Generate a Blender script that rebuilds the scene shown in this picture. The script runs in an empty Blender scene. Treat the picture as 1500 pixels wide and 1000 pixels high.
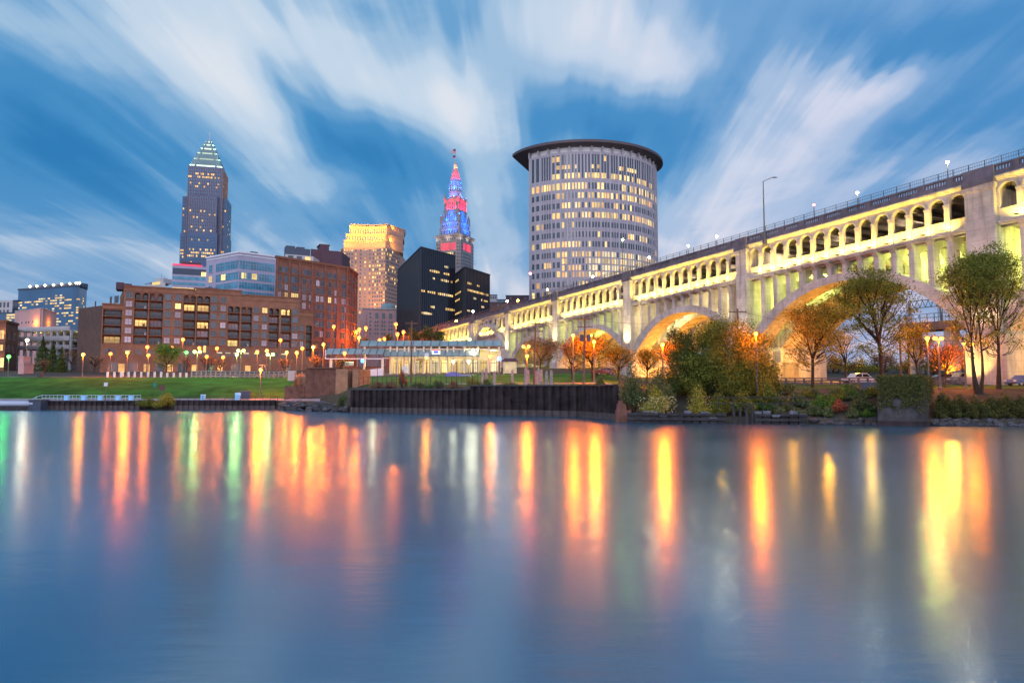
import bpy, math, random
from mathutils import Vector, Matrix
S = bpy.context.scene; C = S.collection
rnd = random.Random(11); R = math.radians
# ---------------------------------------------------------------- camera
F, HZ, H = 1000.0, 570.0, 4.2
PITCH = math.atan2(HZ - 500, F); CP, SP = math.cos(PITCH), math.sin(PITCH)
cd = bpy.data.cameras.new('camera'); cam = bpy.data.objects.new('camera', cd); C.objects.link(cam)
cd.sensor_width = 36; cd.lens = 24; cd.clip_start = .3; cd.clip_end = 30000
cam.location = (0, 0, H); cam.rotation_euler = (math.pi/2 + PITCH, 0, 0); S.camera = cam
S.view_settings.view_transform = 'Standard'; S.view_settings.look = 'None'
S.view_settings.exposure = 0; S.view_settings.gamma = 1
S.render.engine = 'CYCLES'
cy = S.cycles
cy.use_denoising = True; cy.max_bounces = 5; cy.diffuse_bounces = 2; cy.glossy_bounces = 3
cy.transmission_bounces = 2; cy.transparent_max_bounces = 6; cy.sample_clamp_indirect = 6; cy.caustics_reflective = False
cy.use_light_tree = True

def zat(py, D):                    # height seen at row py at distance D
    c = (500 - py)/F
    return H + D*(SP + c*CP)/(CP - c*SP)
def xat(px, D, z=None):            # X seen at column px at distance D
    z = H if z is None else z
    return (px - 750)/F*(D*CP + (z - H)*SP)
def lerp(a, b, t): return a + (b - a)*t
def table(tb, x):
    if x <= tb[0][0]: return tb[0][1]
    for (x0, y0), (x1, y1) in zip(tb, tb[1:]):
        if x <= x1: return y0 + (y1 - y0)*(x - x0)/(x1 - x0)
    return tb[-1][1]

# ---------------------------------------------------------------- sky (world)
W = bpy.data.worlds.new('World'); S.world = W; W.use_nodes = True
nt = W.node_tree; nt.nodes.clear()
class NG:
    def __init__(s, t): s.t = t
    def n(s, ty, **k):
        o = s.t.nodes.new(ty)
        for a, b in k.items(): setattr(o, a, b)
        return o
    def put(s, sock, v):
        if hasattr(v, 'is_output') or isinstance(v, bpy.types.NodeSocket): s.t.links.new(v, sock)
        else: sock.default_value = v
    def m(s, op, a, b=0.0, c=0.0, clamp=False):
        o = s.n('ShaderNodeMath', operation=op, use_clamp=clamp)
        for i, v in enumerate((a, b, c)): s.put(o.inputs[i], v)
        return o.outputs[0]
    def mix(s, f, a, b, blend='MIX'):
        o = s.n('ShaderNodeMix', data_type='RGBA', blend_type=blend)
        s.put(o.inputs[0], f); s.put(o.inputs[6], a if not isinstance(a, tuple) else (*a, 1)); s.put(o.inputs[7], b if not isinstance(b, tuple) else (*b, 1))
        return o.outputs[2]
    def noise(s, vec, scale, detail=4, rough=.55, dist=0):
        o = s.n('ShaderNodeTexNoise')
        if vec is not None: s.t.links.new(vec, o.inputs['Vector'])
        o.inputs['Scale'].default_value = scale; o.inputs['Detail'].default_value = detail
        o.inputs['Roughness'].default_value = rough; o.inputs['Distortion'].default_value = dist
        return o.outputs[0]
    def ramp(s, f, stops, interp='EASE'):
        o = s.n('ShaderNodeValToRGB'); r = o.color_ramp; r.interpolation = interp
        while len(r.elements) < len(stops): r.elements.new(.5)
        for e, (p, c) in zip(r.elements, stops):
            e.position = p; e.color = (*c, 1) if len(c) == 3 else c
        s.put(o.inputs[0], f)
        return o.outputs[0]
    def sm(s, x, a, b):
        o = s.n('ShaderNodeMapRange', interpolation_type='SMOOTHSTEP')
        s.put(o.inputs[0], x); o.inputs[1].default_value = a; o.inputs[2].default_value = b
        return o.outputs[0]
    def xyz(s, x, y, z=0.0):
        o = s.n('ShaderNodeCombineXYZ')
        for i, v in enumerate((x, y, z)): s.put(o.inputs[i], v)
        return o.outputs[0]
g = NG(nt)
SUN_EL, SUN_ROT = R(3), R(200)          # low sun behind the camera
sky = g.n('ShaderNodeTexSky', sky_type='NISHITA', sun_disc=False, sun_elevation=SUN_EL, sun_rotation=SUN_ROT)
tc = g.n('ShaderNodeTexCoord').outputs['Generated']
sep = g.n('ShaderNodeSeparateXYZ'); nt.links.new(tc, sep.inputs[0])
dx, dy, dz = sep.outputs
KZ = .13
zz = g.m('ADD', g.m('MAXIMUM', dz, 0.0), KZ)
u = g.m('DIVIDE', dx, zz); v = g.m('DIVIDE', dy, zz)
def uv_of(px, py):
    d = Vector(((px-750)/F, CP - (500-py)/F*SP, SP + (500-py)/F*CP)).normalized()
    k = max(d.z, 0) + KZ
    return d.x/k, d.y/k
# streak direction: clouds drift towards a vanishing point a little right of centre
u = g.m('SUBTRACT', u, g.m('MULTIPLY', v, .05))
# clouds drawn out along v by the wind and the long exposure
n1 = g.noise(g.xyz(g.m('MULTIPLY', u, .95), g.m('MULTIPLY', v, .30), 3.7), 1.6, 4, .5, .25)
n2 = g.noise(g.xyz(g.m('MULTIPLY', u, 4.0), g.m('MULTIPLY', v, .30), 9.1), 1.5, 4, .55, .2)
n3 = g.noise(g.xyz(g.m('MULTIPLY', u, 8.0), g.m('MULTIPLY', v, .5), 1.3), 1.5, 3, .5, .15)
wob = g.m('MULTIPLY', g.m('SUBTRACT', n2, .5), .55)
wobv = g.m('MULTIPLY', g.m('SUBTRACT', n2, .5), .5)
def blob(px, py, rx, ry, w, sh=0.0):
    u0, v0 = uv_of(px, py); u1, v1 = uv_of(px + rx, py); u2, v2 = uv_of(px, py + ry)
    c = .05
    u0 -= c*v0
    su = abs(u1 - c*v1 - u0); sv = abs(v2 - v0)
    dv = g.m('SUBTRACT', g.m('ADD', v, wobv), v0)
    du = g.m('SUBTRACT', g.m('SUBTRACT', g.m('ADD', u, g.m('MULTIPLY', wob, .5)), u0), g.m('MULTIPLY', dv, sh))
    q = g.m('ADD', g.m('POWER', g.m('ABSOLUTE', g.m('DIVIDE', du, su)), 2.0), g.m('POWER', g.m('ABSOLUTE', g.m('DIVIDE', dv, sv)), 2.0))
    return g.m('MULTIPLY', g.m('EXPONENT', g.m('MULTIPLY', q, -1.0)), w*.78)
BLOBS = [  # bright cloud (+) and clear or shaded gaps (-)
    (60, 40, 140, 70, .12), (300, 70, 180, 110, .85), (400, 190, 90, 80, .62), (570, 125, 110, 55, .80), (690, 175, 70, 48, .85),
    (860, 60, 170, 75, .85), (960, 100, 70, 50, .40), (1190, 180, 90, 80, .75), (1090, 290, 110, 60, .55), (1270, 120, 80, 40, .35),
    (1400, 235, 130, 40, .28), (705, 330, 45, 80, .50), (440, 280, 70, 45, .40), (800, 420, 220, 28, .60), (1000, 370, 90, 45, .45), (90, 350, 110, 26, .35),
    (420, 400, 160, 30, .25), (480, 40, 120, 50, .35),
    (140, 225, 170, 80, -.95), (40, 290, 150, 70, -.55), (90, 140, 110, 50, -.35), (425, 125, 38, 45, -.75), (500, 205, 75, 50, -.85), (590, 245, 95, 50, -.85), (520, 310, 100, 45, -.55),
    (770, 165, 40, 60, -.60), (870, 185, 90, 50, -.70), (985, 215, 80, 60, -.55), (668, 60, 30, 70, -.55), (1340, 50, 190, 45, -.60), (1470, 170, 110, 60, -.45), (1330, 190, 60, 40, -.35),
    (1080, 110, 60, 60, -.25), (250, 320, 90, 55, -.40), (620, 380, 60, 40, -.25),
]
n4 = g.noise(g.xyz(g.m('MULTIPLY', u, 1.7), g.m('MULTIPLY', v, 1.1), 5.5), 1.5, 4, .55, .6)
acc = g.m('ADD', g.m('MULTIPLY', g.m('SUBTRACT', n1, .5), .9), g.m('MULTIPLY', g.m('SUBTRACT', n2, .5), .85))
acc = g.m('ADD', acc, g.m('ADD', g.m('MULTIPLY', g.m('SUBTRACT', n3, .5), .42), g.m('MULTIPLY', g.m('SUBTRACT', n4, .5), .95)))
for b in BLOBS: acc = g.m('ADD', acc, blob(*b))
lev = g.sm(acc, -1.25, 1.25)
el = g.m('MAXIMUM', dz, 0.0)
high = g.ramp(lev, [(0, (.024, .205, .50)), (.25, (.062, .28, .59)), (.47, (.155, .38, .665)), (.66, (.36, .55, .77)), (.84, (.58, .71, .86)), (1, (.77, .82, .90))])
low = g.ramp(lev, [(0, (.10, .33, .62)), (.25, (.16, .37, .66)), (.47, (.30, .45, .68)), (.66, (.56, .62, .78)), (.84, (.84, .78, .84)), (1, (.95, .86, .86))])
col = g.mix(g.sm(el, .0, .30), low, high)
nis = g.mix(1.0, sky.outputs[0], (.10, .10, .10), 'MULTIPLY')
col = g.mix(.06, col, nis)
east = g.sm(dx, -.15, .6)
col = g.mix(g.m('MULTIPLY', east, .6), col, g.mix(1.0, col, (1.30, 1.0, 1.04), 'MULTIPLY'))
# the twilight side of the sky, behind the camera
back = g.sm(g.m('MULTIPLY', dy, -1.0), .0, .8)
glow = g.mix(1.0, (1.55, 1.52, 1.74), g.ramp(el, [(0, (1, 1, 1)), (.3, (.9, .95, 1.1)), (1, (.4, .5, .65))]), 'MULTIPLY')
col = g.mix(back, col, glow)
bg = g.n('ShaderNodeBackground'); nt.links.new(col, bg.inputs[0]); bg.inputs[1].default_value = 1.0
out = g.n('ShaderNodeOutputWorld'); nt.links.new(bg.outputs[0], out.inputs[0])
# soft light of the low sun through cloud, from behind the camera
sl = bpy.data.lights.new('sun', 'SUN'); sl.energy = .2; sl.angle = R(15); sl.color = (1, .90, .90)
so = bpy.data.objects.new('sun', sl); C.objects.link(so)
so.rotation_euler = (R(90) - R(14), 0, R(-20)); so.location = (0, -50, 60)

# ---------------------------------------------------------------- helpers
class MB:
    def __init__(s): s.v = []; s.f = []; s.m = []
    def poly(s, pts, mi=0):
        b = len(s.v); s.v += [tuple(p) for p in pts]; s.f.append(tuple(range(b, b+len(pts)))); s.m.append(mi)
    def hexa(s, p, mi=0):     # 8 corners: 0-3 bottom ccw, 4-7 top
        b = len(s.v); s.v += [tuple(q) for q in p]
        for q in ((0,3,2,1),(4,5,6,7),(0,1,5,4),(1,2,6,5),(2,3,7,6),(3,0,4,7)):
            s.f.append(tuple(b+i for i in q)); s.m.append(mi)
    def box(s, x0, x1, y0, y1, z0, z1, mi=0):
        s.hexa([(x0,y0,z0),(x1,y0,z0),(x1,y1,z0),(x0,y1,z0),(x0,y0,z1),(x1,y0,z1),(x1,y1,z1),(x0,y1,z1)], mi)
    def frus(s, cx, cy, z0, z1, hx0, hy0, hx1, hy1, mi=0, rot=0.0):
        p = []
        for z, hx, hy in ((z0,hx0,hy0),(z1,hx1,hy1)):
            for a, b in ((-1,-1),(1,-1),(1,1),(-1,1)):
                x, y = a*hx, b*hy
                p.append((cx+x*math.cos(rot)-y*math.sin(rot), cy+x*math.sin(rot)+y*math.cos(rot), z))
        s.hexa(p, mi)
    def prism(s, pts, z0, z1, mi=0, mt=None):   # pts 2d ccw or cw, z may be per-vertex lists
        n = len(pts); a = z0 if isinstance(z0, (list,tuple)) else [z0]*n; c = z1 if isinstance(z1, (list,tuple)) else [z1]*n
        b = len(s.v); s.v += [(p[0],p[1],a[i]) for i, p in enumerate(pts)] + [(p[0],p[1],c[i]) for i, p in enumerate(pts)]
        for i in range(n):
            j = (i+1) % n; s.f.append((b+i,b+j,b+n+j,b+n+i)); s.m.append(mi)
        s.f.append(tuple(b+n+i for i in range(n))); s.m.append(mi if mt is None else mt)
        s.f.append(tuple(b+n-1-i for i in range(n))); s.m.append(mi)
    def tube(s, p0, p1, r0, r1=None, n=6, mi=0, cap=True):
        r1 = r0 if r1 is None else r1
        p0, p1 = Vector(p0), Vector(p1); d = (p1-p0)
        if d.length < 1e-6: return
        d.normalize(); a = d.orthogonal().normalized(); c = d.cross(a); b = len(s.v)
        for p, r in ((p0,r0),(p1,r1)):
            for i in range(n):
                t = 2*math.pi*i/n; s.v.append(tuple(p + (a*math.cos(t)+c*math.sin(t))*r))
        for i in range(n):
            j = (i+1) % n; s.f.append((b+i,b+j,b+n+j,b+n+i)); s.m.append(mi)
        if cap:
            s.f.append(tuple(b+n+i for i in range(n))); s.m.append(mi)
            s.f.append(tuple(b+n-1-i for i in range(n))); s.m.append(mi)
    def lathe(s, prof, cx=0, cy=0, n=12, mi=0):
        b = len(s.v)
        for r, z in prof:
            for i in range(n):
                t = 2*math.pi*i/n; s.v.append((cx+r*math.cos(t), cy+r*math.sin(t), z))
        for k in range(len(prof)-1):
            for i in range(n):
                j = (i+1) % n; s.f.append((b+k*n+i,b+k*n+j,b+(k+1)*n+j,b+(k+1)*n+i)); s.m.append(mi)
        s.f.append(tuple(b+n-1-i for i in range(n))); s.m.append(mi)
        q = b+(len(prof)-1)*n; s.f.append(tuple(q+i for i in range(n))); s.m.append(mi)
    def mesh(s, name, mats, off=(0,0,0), smooth=False):
        me = bpy.data.meshes.new(name)
        me.from_pydata([(p[0]-off[0],p[1]-off[1],p[2]-off[2]) for p in s.v], [], s.f)
        for m in (mats if isinstance(mats, (list,tuple)) else [mats]): me.materials.append(m)
        me.polygons.foreach_set('material_index', s.m)
        if smooth: me.polygons.foreach_set('use_smooth', [True]*len(s.f))
        me.update(); return me
    def build(s, name, mats, parent=None, smooth=False, local=False, origin=None):
        if origin is None and parent is None:
            xs = [p[0] for p in s.v]; ys = [p[1] for p in s.v]; zs = [p[2] for p in s.v]
            origin = ((min(xs)+max(xs))/2, (min(ys)+max(ys))/2, min(zs))
        off = (0,0,0) if local else (ORG[parent] if parent is not None else origin)
        o = bpy.data.objects.new(name, s.mesh(name, mats, off, smooth)); C.objects.link(o)
        if parent is not None: o.parent = parent; ORG[o] = ORG[parent]
        else: o.location = origin; ORG[o] = tuple(origin)
        return o
ORG = {}
def tag(o, label=None, cat=None, group=None, kind=None):
    for k, x in (('label',label),('category',cat),('group',group),('kind',kind)):
        if x: o[k] = x
    return o
def thing(name, loc, label, cat, group=None, rz=0.0):
    o = bpy.data.objects.new(name, None); C.objects.link(o); o.location = loc; o.rotation_euler = (0,0,rz)
    o.empty_display_size = .5; ORG[o] = tuple(loc)
    return tag(o, label, cat, group)
def put(me, name, parent, loc, rz=0.0):       # one more object using mesh me, placed in world space under an unrotated parent
    o = bpy.data.objects.new(name, me); C.objects.link(o); o.parent = parent
    p = ORG[parent]; o.location = (loc[0]-p[0], loc[1]-p[1], loc[2]-p[2]); o.rotation_euler = (0,0,rz)
    ORG[o] = tuple(loc); return o
def sub(me, name, parent, loc=(0,0,0)):       # a part in its parent's own frame
    o = bpy.data.objects.new(name, me); C.objects.link(o); o.parent = parent; o.location = loc; return o
ONES = 'zeroth first second third fourth fifth sixth seventh eighth ninth tenth eleventh twelfth thirteenth fourteenth fifteenth sixteenth seventeenth eighteenth nineteenth twentieth'.split()
TENS = {2:'twenty',3:'thirty',4:'forty',5:'fifty'}
def nth(i):
    return ONES[i] if i <= 20 else (TENS[i//10] + ('-' + ONES[i%10] if i % 10 else 'ieth'))
def light(name, loc, energy, color, radius=.25, parent=None, kind='POINT', spot=None, aim=None):
    l = bpy.data.lights.new(name, kind); l.energy = energy; l.color = color; l.shadow_soft_size = radius
    o = bpy.data.objects.new(name, l); C.objects.link(o)
    if kind == 'SPOT': l.spot_size = spot; l.spot_blend = .6
    if aim is not None: o.rotation_euler = (Vector(aim)-Vector(loc)).to_track_quat('-Z','Y').to_euler()
    if parent is not None:
        o.parent = parent; p = ORG[parent]; o.location = (loc[0]-p[0], loc[1]-p[1], loc[2]-p[2])
    else: o.location = loc
    return o

# ---------------------------------------------------------------- materials
def mat(name, col, rough=.8, spec=.3, var=0, vscale=1.0, metal=0.0, emit=None, estr=0.0, bump=0, streak=0, island=0, objvar=0, coat=0, joint=0):
    m = bpy.data.materials.new(name); m.use_nodes = True; t = m.node_tree; k = NG(t)
    b = t.nodes['Principled BSDF']
    b.inputs['Roughness'].default_value = rough; b.inputs['Metallic'].default_value = metal
    b.inputs['Specular IOR Level'].default_value = spec; b.inputs['Base Color'].default_value = (*col, 1)
    if coat: b.inputs['Coat Weight'].default_value = coat; b.inputs['Coat Roughness'].default_value = .1
    c = None
    if var or streak or bump:
        geo = k.n('ShaderNodeNewGeometry').outputs['Position']
    if var:
        n = k.noise(geo, vscale, 5, .62)
        n_ = k.noise(geo, vscale*.17, 3, .5)
        f = k.sm(k.m('ADD', k.m('MULTIPLY', n, .6), k.m('MULTIPLY', n_, .4)), .32, .68)
        c = k.mix(f, tuple(x*(1-var) for x in col), tuple(min(1, x*(1+var)) for x in col))
    if streak:
        s_ = k.n('ShaderNodeSeparateXYZ'); t.links.new(geo, s_.inputs[0])
        n = k.noise(k.xyz(k.m('MULTIPLY', s_.outputs[0], 1.1), k.m('MULTIPLY', s_.outputs[1], 1.1), k.m('MULTIPLY', s_.outputs[2], .10)), 1.0, 4, .6)
        f = k.m('MULTIPLY', k.sm(n, .46, .74), streak)
        c = k.mix(f, c if c is not None else col, tuple(x*.42 for x in col))
    if joint:
        s_ = k.n('ShaderNodeSeparateXYZ'); t.links.new(k.n('ShaderNodeNewGeometry').outputs['Position'], s_.inputs[0])
        f = k.m('LESS_THAN', k.m('FRACT', k.m('DIVIDE', s_.outputs[2], joint)), .055)
        c = k.mix(k.m('MULTIPLY', f, .38), c if c is not None else col, tuple(x*.45 for x in col))
    if island:
        r = k.n('ShaderNodeNewGeometry').outputs['Random Per Island']
        c = k.mix(1.0, c if c is not None else col, k.ramp(r, [(0, (1-island,)*3), (.5, (1,1,1)), (1, (1+island, 1+island*.9, 1+island*.5))], 'LINEAR'), 'MULTIPLY')
    if objvar:
        r = k.n('ShaderNodeObjectInfo').outputs['Random']
        c = k.mix(1.0, c if c is not None else col, k.ramp(r, [(0, (1-objvar,)*3), (1, (1+objvar,)*3)], 'LINEAR'), 'MULTIPLY')
    if c is not None: t.links.new(c, b.inputs['Base Color'])
    if bump:
        bn = k.n('ShaderNodeBump'); bn.inputs['Strength'].default_value = .5; bn.inputs['Distance'].default_value = bump
        t.links.new(k.noise(geo, vscale*2, 4, .6), bn.inputs['Height']); t.links.new(bn.outputs[0], b.inputs['Normal'])
    if emit:
        b.inputs['Emission Color'].default_value = (*emit, 1); b.inputs['Emission Strength'].default_value = estr
    return m
def lit(name, col, s):      # a lit window: lamps in the room behind, brighter in places
    m = mat(name, (.05,.05,.05), .3); t = m.node_tree; k = NG(t); b = t.nodes['Principled BSDF']
    r = k.m('FRACT', k.m('ADD', k.n('ShaderNodeObjectInfo').outputs['Random'], k.n('ShaderNodeNewGeometry').outputs['Random Per Island']))
    n = k.noise(k.n('ShaderNodeNewGeometry').outputs['Position'], .9, 2, .5)
    f = k.m('MULTIPLY', k.m('ADD', .45, k.m('MULTIPLY', r, .8)), k.m('ADD', .4, k.m('MULTIPLY', n, 1.2)))
    b.inputs['Emission Color'].default_value = (*col, 1); t.links.new(k.m('MULTIPLY', f, s), b.inputs['Emission Strength'])
    return m
M = {}
M['concrete'] = mat('pale_concrete', (.52,.475,.43), .85, .2, .26, .45, joint=1.7, streak=.66, bump=.02)
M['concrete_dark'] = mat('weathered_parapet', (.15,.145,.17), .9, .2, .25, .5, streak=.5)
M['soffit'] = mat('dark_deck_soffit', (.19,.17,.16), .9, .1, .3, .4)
M['steel'] = mat('dark_steel', (.05,.05,.06), .5, .4)
M['pole'] = mat('lamp_post_paint', (.10,.10,.11), .55, .4)
M['pole_pale'] = mat('galvanised_pole', (.34,.35,.38), .5, .4)
M['wood'] = mat('weathered_pole_timber', (.16,.11,.08), .85, .2, .2, 2)
M['timber'] = mat('wet_black_timber', (.045,.042,.045), .75, .3, .5, 1.5, bump=.05)
M['timber_top'] = mat('bleached_timber', (.16,.17,.20), .8, .3, .4, 2.0)
M['sheet'] = mat('rusted_sheet_pile', (.036,.024,.025), .75, .3, .7, .6, streak=.5)
M['tide'] = mat('tide_stained_pile', (.11,.09,.09), .8, .2, .3, 1)
M['brick'] = mat('red_brown_brick', (.25,.135,.09), .9, .15, .22, .5, streak=.12)
M['brick_d'] = mat('brown_brick', (.205,.105,.078), .9, .15, .22, .5, streak=.12)
M['brick_s'] = mat('shaded_side_brick', (.13,.085,.075), .9, .15, .14, .5)  # darker brick, dimness of the apartment side wing put into the colour
M['brick_old'] = mat('old_abutment_brick', (.20,.095,.07), .9, .15, .3, 1.0, streak=.4)
M['brick_lit'] = mat('lit_abutment_brick', (.42,.22,.13), .9, .15, .25, 1.0)  # same brick made paler, light on the pier sides put into the colour
M['brick_trim'] = mat('brick_cornice', (.19,.10,.068), .9, .15, .1, .7)
M['white'] = mat('white_paint', (.74,.74,.76), .5, .4, .08, 1)
M['pale'] = mat('pale_stone', (.50,.47,.47), .85, .2, .1, .3)
M['pinkstone'] = mat('pink_stucco', (.58,.36,.34), .85, .2, .12, .2)
M['lilac'] = mat('lilac_panel', (.40,.37,.48), .7, .3, .08, .2)
M['court'] = mat('court_precast', (.41,.385,.425), .75, .3, .07, .15)
M['canopy'] = mat('dark_bronze_roof', (.085,.062,.07), .5, .4)
M['granite'] = mat('dark_granite', (.06,.10,.20), .45, .5, .15, .05)
M['granite_pink'] = mat('rose_granite', (.42,.26,.20), .6, .3, .1, .05)
M['limestone'] = mat('tower_limestone', (.25,.24,.25), .8, .2, .1, .05)
M['black_glass'] = mat('black_curtain_glass', (.012,.014,.022), .16, .55)
M['black_fin'] = mat('black_mullion', (.03,.032,.045), .4, .5)
M['maroon'] = mat('maroon_metal', (.10,.055,.075), .7, .3, .1, .2)
M['slate'] = mat('slate_panel', (.07,.09,.13), .6, .3, .1, .2)
M['blueglass'] = mat('blue_curtain_glass', (.025,.11,.22), .18, .5, .3, .06)
M['roof_blue'] = mat('blue_metal_roof', (.06,.10,.17), .5, .4)
M['glass'] = mat('window_glass', (.045,.08,.115), .12, .6, objvar=.5)
M['teal'] = mat('teal_window_glass', (.04,.26,.38), .14, .6, .45, .35)
M['frame'] = mat('window_frame', (.20,.165,.155), .6, .3)
M['curtain'] = mat('curtained_window', (.45,.43,.50), .6, .3, objvar=.35)
M['rail'] = mat('balcony_rail', (.035,.03,.03), .5, .4)
M['copper'] = mat('patina_metal', (.22,.34,.36), .5, .4, .15, .3)
M['glassroof'] = mat('station_roof_glass', (.26,.35,.34), .3, .5, .2, .4)
M['cream'] = mat('cream_steel', (.72,.66,.50), .5, .3)
M['warm1'] = lit('warm_lit_window', (1,.60,.18), 1.25)
M['warm2'] = lit('yellow_lit_window', (1,.68,.22), 1.55)
M['warm3'] = lit('amber_lit_window', (1,.50,.14), 1.3)
M['paleLit'] = lit('pale_lit_window', (1,.78,.42), 1.1)
M['redlit'] = lit('red_lit_window', (1,.03,.09), 1.6)
M['greenlit'] = lit('green_white_lit', (.75,1,.72), 1.3)
M['asphalt'] = mat('asphalt', (.05,.05,.055), .85, .3, .2, .5)
M['paving'] = mat('concrete_paving', (.33,.30,.30), .85, .2, .15, .6)
M['ground'] = mat('bare_ground', (.085,.075,.055), .95, .1, .4, .25)
M['lawn'] = mat('mown_lawn', (.055,.155,.022), .95, .1, .5, .22, bump=.06)
M['rough_grass'] = mat('rough_grass', (.085,.13,.028), .95, .1, .45, .4, bump=.08)
M['rock'] = mat('bank_rock', (.085,.083,.092), .85, .2, .4, 1.2, island=.4)
M['bark'] = mat('bark', (.055,.042,.032), .95, .1, .3, 3)
def leafmat(name, col, isl=.6):
    m = mat(name, tuple(c*2.0 for c in col), .65, .25, island=isl); b = m.node_tree.nodes['Principled BSDF']
    t = m.node_tree; k = NG(t); tr = k.n('ShaderNodeBsdfTranslucent'); mx = k.n('ShaderNodeMixShader'); mx.inputs[0].default_value = .38
    src = b.inputs['Base Color'].links[0].from_socket; t.links.new(src, tr.inputs['Color'])
    t.links.new(b.outputs[0], mx.inputs[1]); t.links.new(tr.outputs[0], mx.inputs[2]); t.links.new(mx.outputs[0], t.nodes['Material Output'].inputs[0])
    return m
M['leaf_olive'] = leafmat('olive_leaves', (.115,.125,.022))
M['leaf_dark'] = leafmat('dark_green_leaves', (.050,.075,.020))
M['leaf_orange'] = leafmat('orange_lit_leaves', (.22,.145,.018))  # orange lamplight on the trees put into the leaf colour
M['leaf_green'] = leafmat('green_leaves', (.055,.12,.022))
M['leaf_yellow'] = leafmat('yellow_green_leaves', (.22,.20,.035))
M['leaf_bank'] = leafmat('bank_weed_leaves', (.075,.10,.04))
M['leaf_ivy'] = leafmat('ivy_leaves', (.06,.065,.02))
M['leaf_dry'] = leafmat('dry_brown_leaves', (.17,.105,.06))
M['leaf_red'] = leafmat('reddish_leaves', (.21,.07,.04))
M['petal'] = leafmat('pale_blossom', (.42,.38,.20))
M['crown_stone'] = mat('weathered_crown', (.17,.25,.27), .6, .3, .1, .1)
M['fence_white'] = mat('grey_white_fence', (.27,.29,.28), .6, .3, .15, .5)
M['twig'] = mat('bare_twigs', (.15,.10,.08), .9)
# ---------------------------------------------------------------- terrain
BANK = [(-1500,140),(410,140),(500,131),(515,127),(690,117),(855,105),(898,98),(912,89),(1180,84),(1290,81),(1500,79),(1700,78),(3000,78)]
PL = [(0,1.7),(2,2.2),(10,4.3),(28,7.2),(40,7.7),(75,9.6),(150,13),(260,17),(600,22),(3500,26)]
PM = [(0,4.3),(8,4.7),(30,6.3),(48,7.9),(75,9.2),(150,13),(260,17),(600,22),(3500,26)]
PR = [(0,.5),(2,1.1),(6,2.9),(10,4.2),(30,5.1),(80,6.6),(150,11),(260,16),(600,22),(3500,26)]
def gpt(px, t):                # plan point in the bearing px, t metres behind the bank
    k = (px-750)/F; Y = table(BANK, px) + t
    return k*Y, Y
def gz(X, Y):
    px = 750 + F*X/max(Y, 1); t = Y - table(BANK, px)
    if t <= 0: return -1.5
    a, b, c = table(PL, t), table(PM, t), table(PR, t)
    if px < 530: f = max(0, min(1, (px-505)/25)); return lerp(a, b, f)
    f = max(0, min(1, (px-885)/35)); return lerp(b, c, f)
def sheet(px0, px1, t0, t1, dz, name, m, npx=60, nt_=10, ts=None, front=None):
    mb = MB(); ts = ts or [lerp(t0, t1, i/nt_) for i in range(nt_+1)]
    pxs = [lerp(px0, px1, i/npx) for i in range(npx+1)]
    rows = []
    for t in ts:
        r = []
        for px in pxs:
            X, Y = gpt(px, t); r.append(len(mb.v)); mb.v.append((X, Y, gz(X, Y+.001) + dz))
        rows.append(r)
    if front is not None:
        r = []
        for px in pxs:
            X, Y = gpt(px, ts[0]); r.append(len(mb.v)); mb.v.append((X, Y, front))
        rows.insert(0, r)
    for a, b in zip(rows, rows[1:]):
        for i in range(npx): mb.f.append((a[i], a[i+1], b[i+1], b[i])); mb.m.append(0)
    o = mb.build(name, m, smooth=True, origin=(0,0,0)); o['kind'] = 'structure'
    return o
sheet(-1500, 3000, 0, 0, 0, 'ground', M['ground'], npx=500, ts=[.35,1,2,4,6,8,10,14,20,28,34,40,48,60,75,100,150,200,260,400,600,1200,2500], front=-2)
sheet(-600, 432, 2.2, 27, .04, 'lawn', M['lawn'], 80, 14)
sheet(-600, 470, .5, 2.2, .05, 'quay_path', M['paving'], 60, 2)
sheet(-600, 470, 28.5, 32, .05, 'promenade', M['paving'], 60, 3)
sheet(-900, 640, 40, 58, .05, 'street', M['asphalt'], 80, 6)
sheet(528, 905, 9, 44, .04, 'park_lawn', M['lawn'], 60, 12)
sheet(905, 1800, 11, 24, .04, 'riverside_grass', M['rough_grass'], 70, 6)
sheet(1105, 1800, 24.5, 34, .05, 'riverside_road', M['asphalt'], 60, 4)
sheet(640, 905, 13.5, 15.5, .08, 'footpath', M['paving'], 40, 2)
# water: one long exposure's worth of ripples is a rough mirror
wm = bpy.data.materials.new('river_water'); wm.use_nodes = True; t = wm.node_tree; t.nodes.clear(); k = NG(t)
geo = k.n('ShaderNodeNewGeometry').outputs['Position']
sp = k.n('ShaderNodeSeparateXYZ'); t.links.new(geo, sp.inputs[0])
patch = k.noise(k.xyz(k.m('MULTIPLY', sp.outputs[0], .035), k.m('MULTIPLY', sp.outputs[1], .09), 2.0), 1.0, 3, .5, .4)
glo = k.n('ShaderNodeBsdfAnisotropic', distribution='MULTI_GGX'); 
t.links.new(k.m('ADD', .172, k.m('MULTIPLY', patch, .075)), glo.inputs['Roughness'])
dif = k.n('ShaderNodeBsdfDiffuse'); dif.inputs['Color'].default_value = (.0002, .075, .13, 1)
lw = k.n('ShaderNodeLayerWeight'); lw.inputs['Blend'].default_value = .5
fac = k.m('ADD', .26, k.m('MULTIPLY', k.m('POWER', lw.outputs['Facing'], 5.0), .64), clamp=True)
glo.inputs['Color'].default_value = (.70, .86, 1, 1)
bmp = k.n('ShaderNodeBump'); bmp.inputs['Strength'].default_value = .42; bmp.inputs['Distance'].default_value = .02
rip = k.noise(k.xyz(k.m('MULTIPLY', sp.outputs[0], 1.6), k.m('MULTIPLY', sp.outputs[1], 4.0), 0.0), 1.0, 3, .6)
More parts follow.
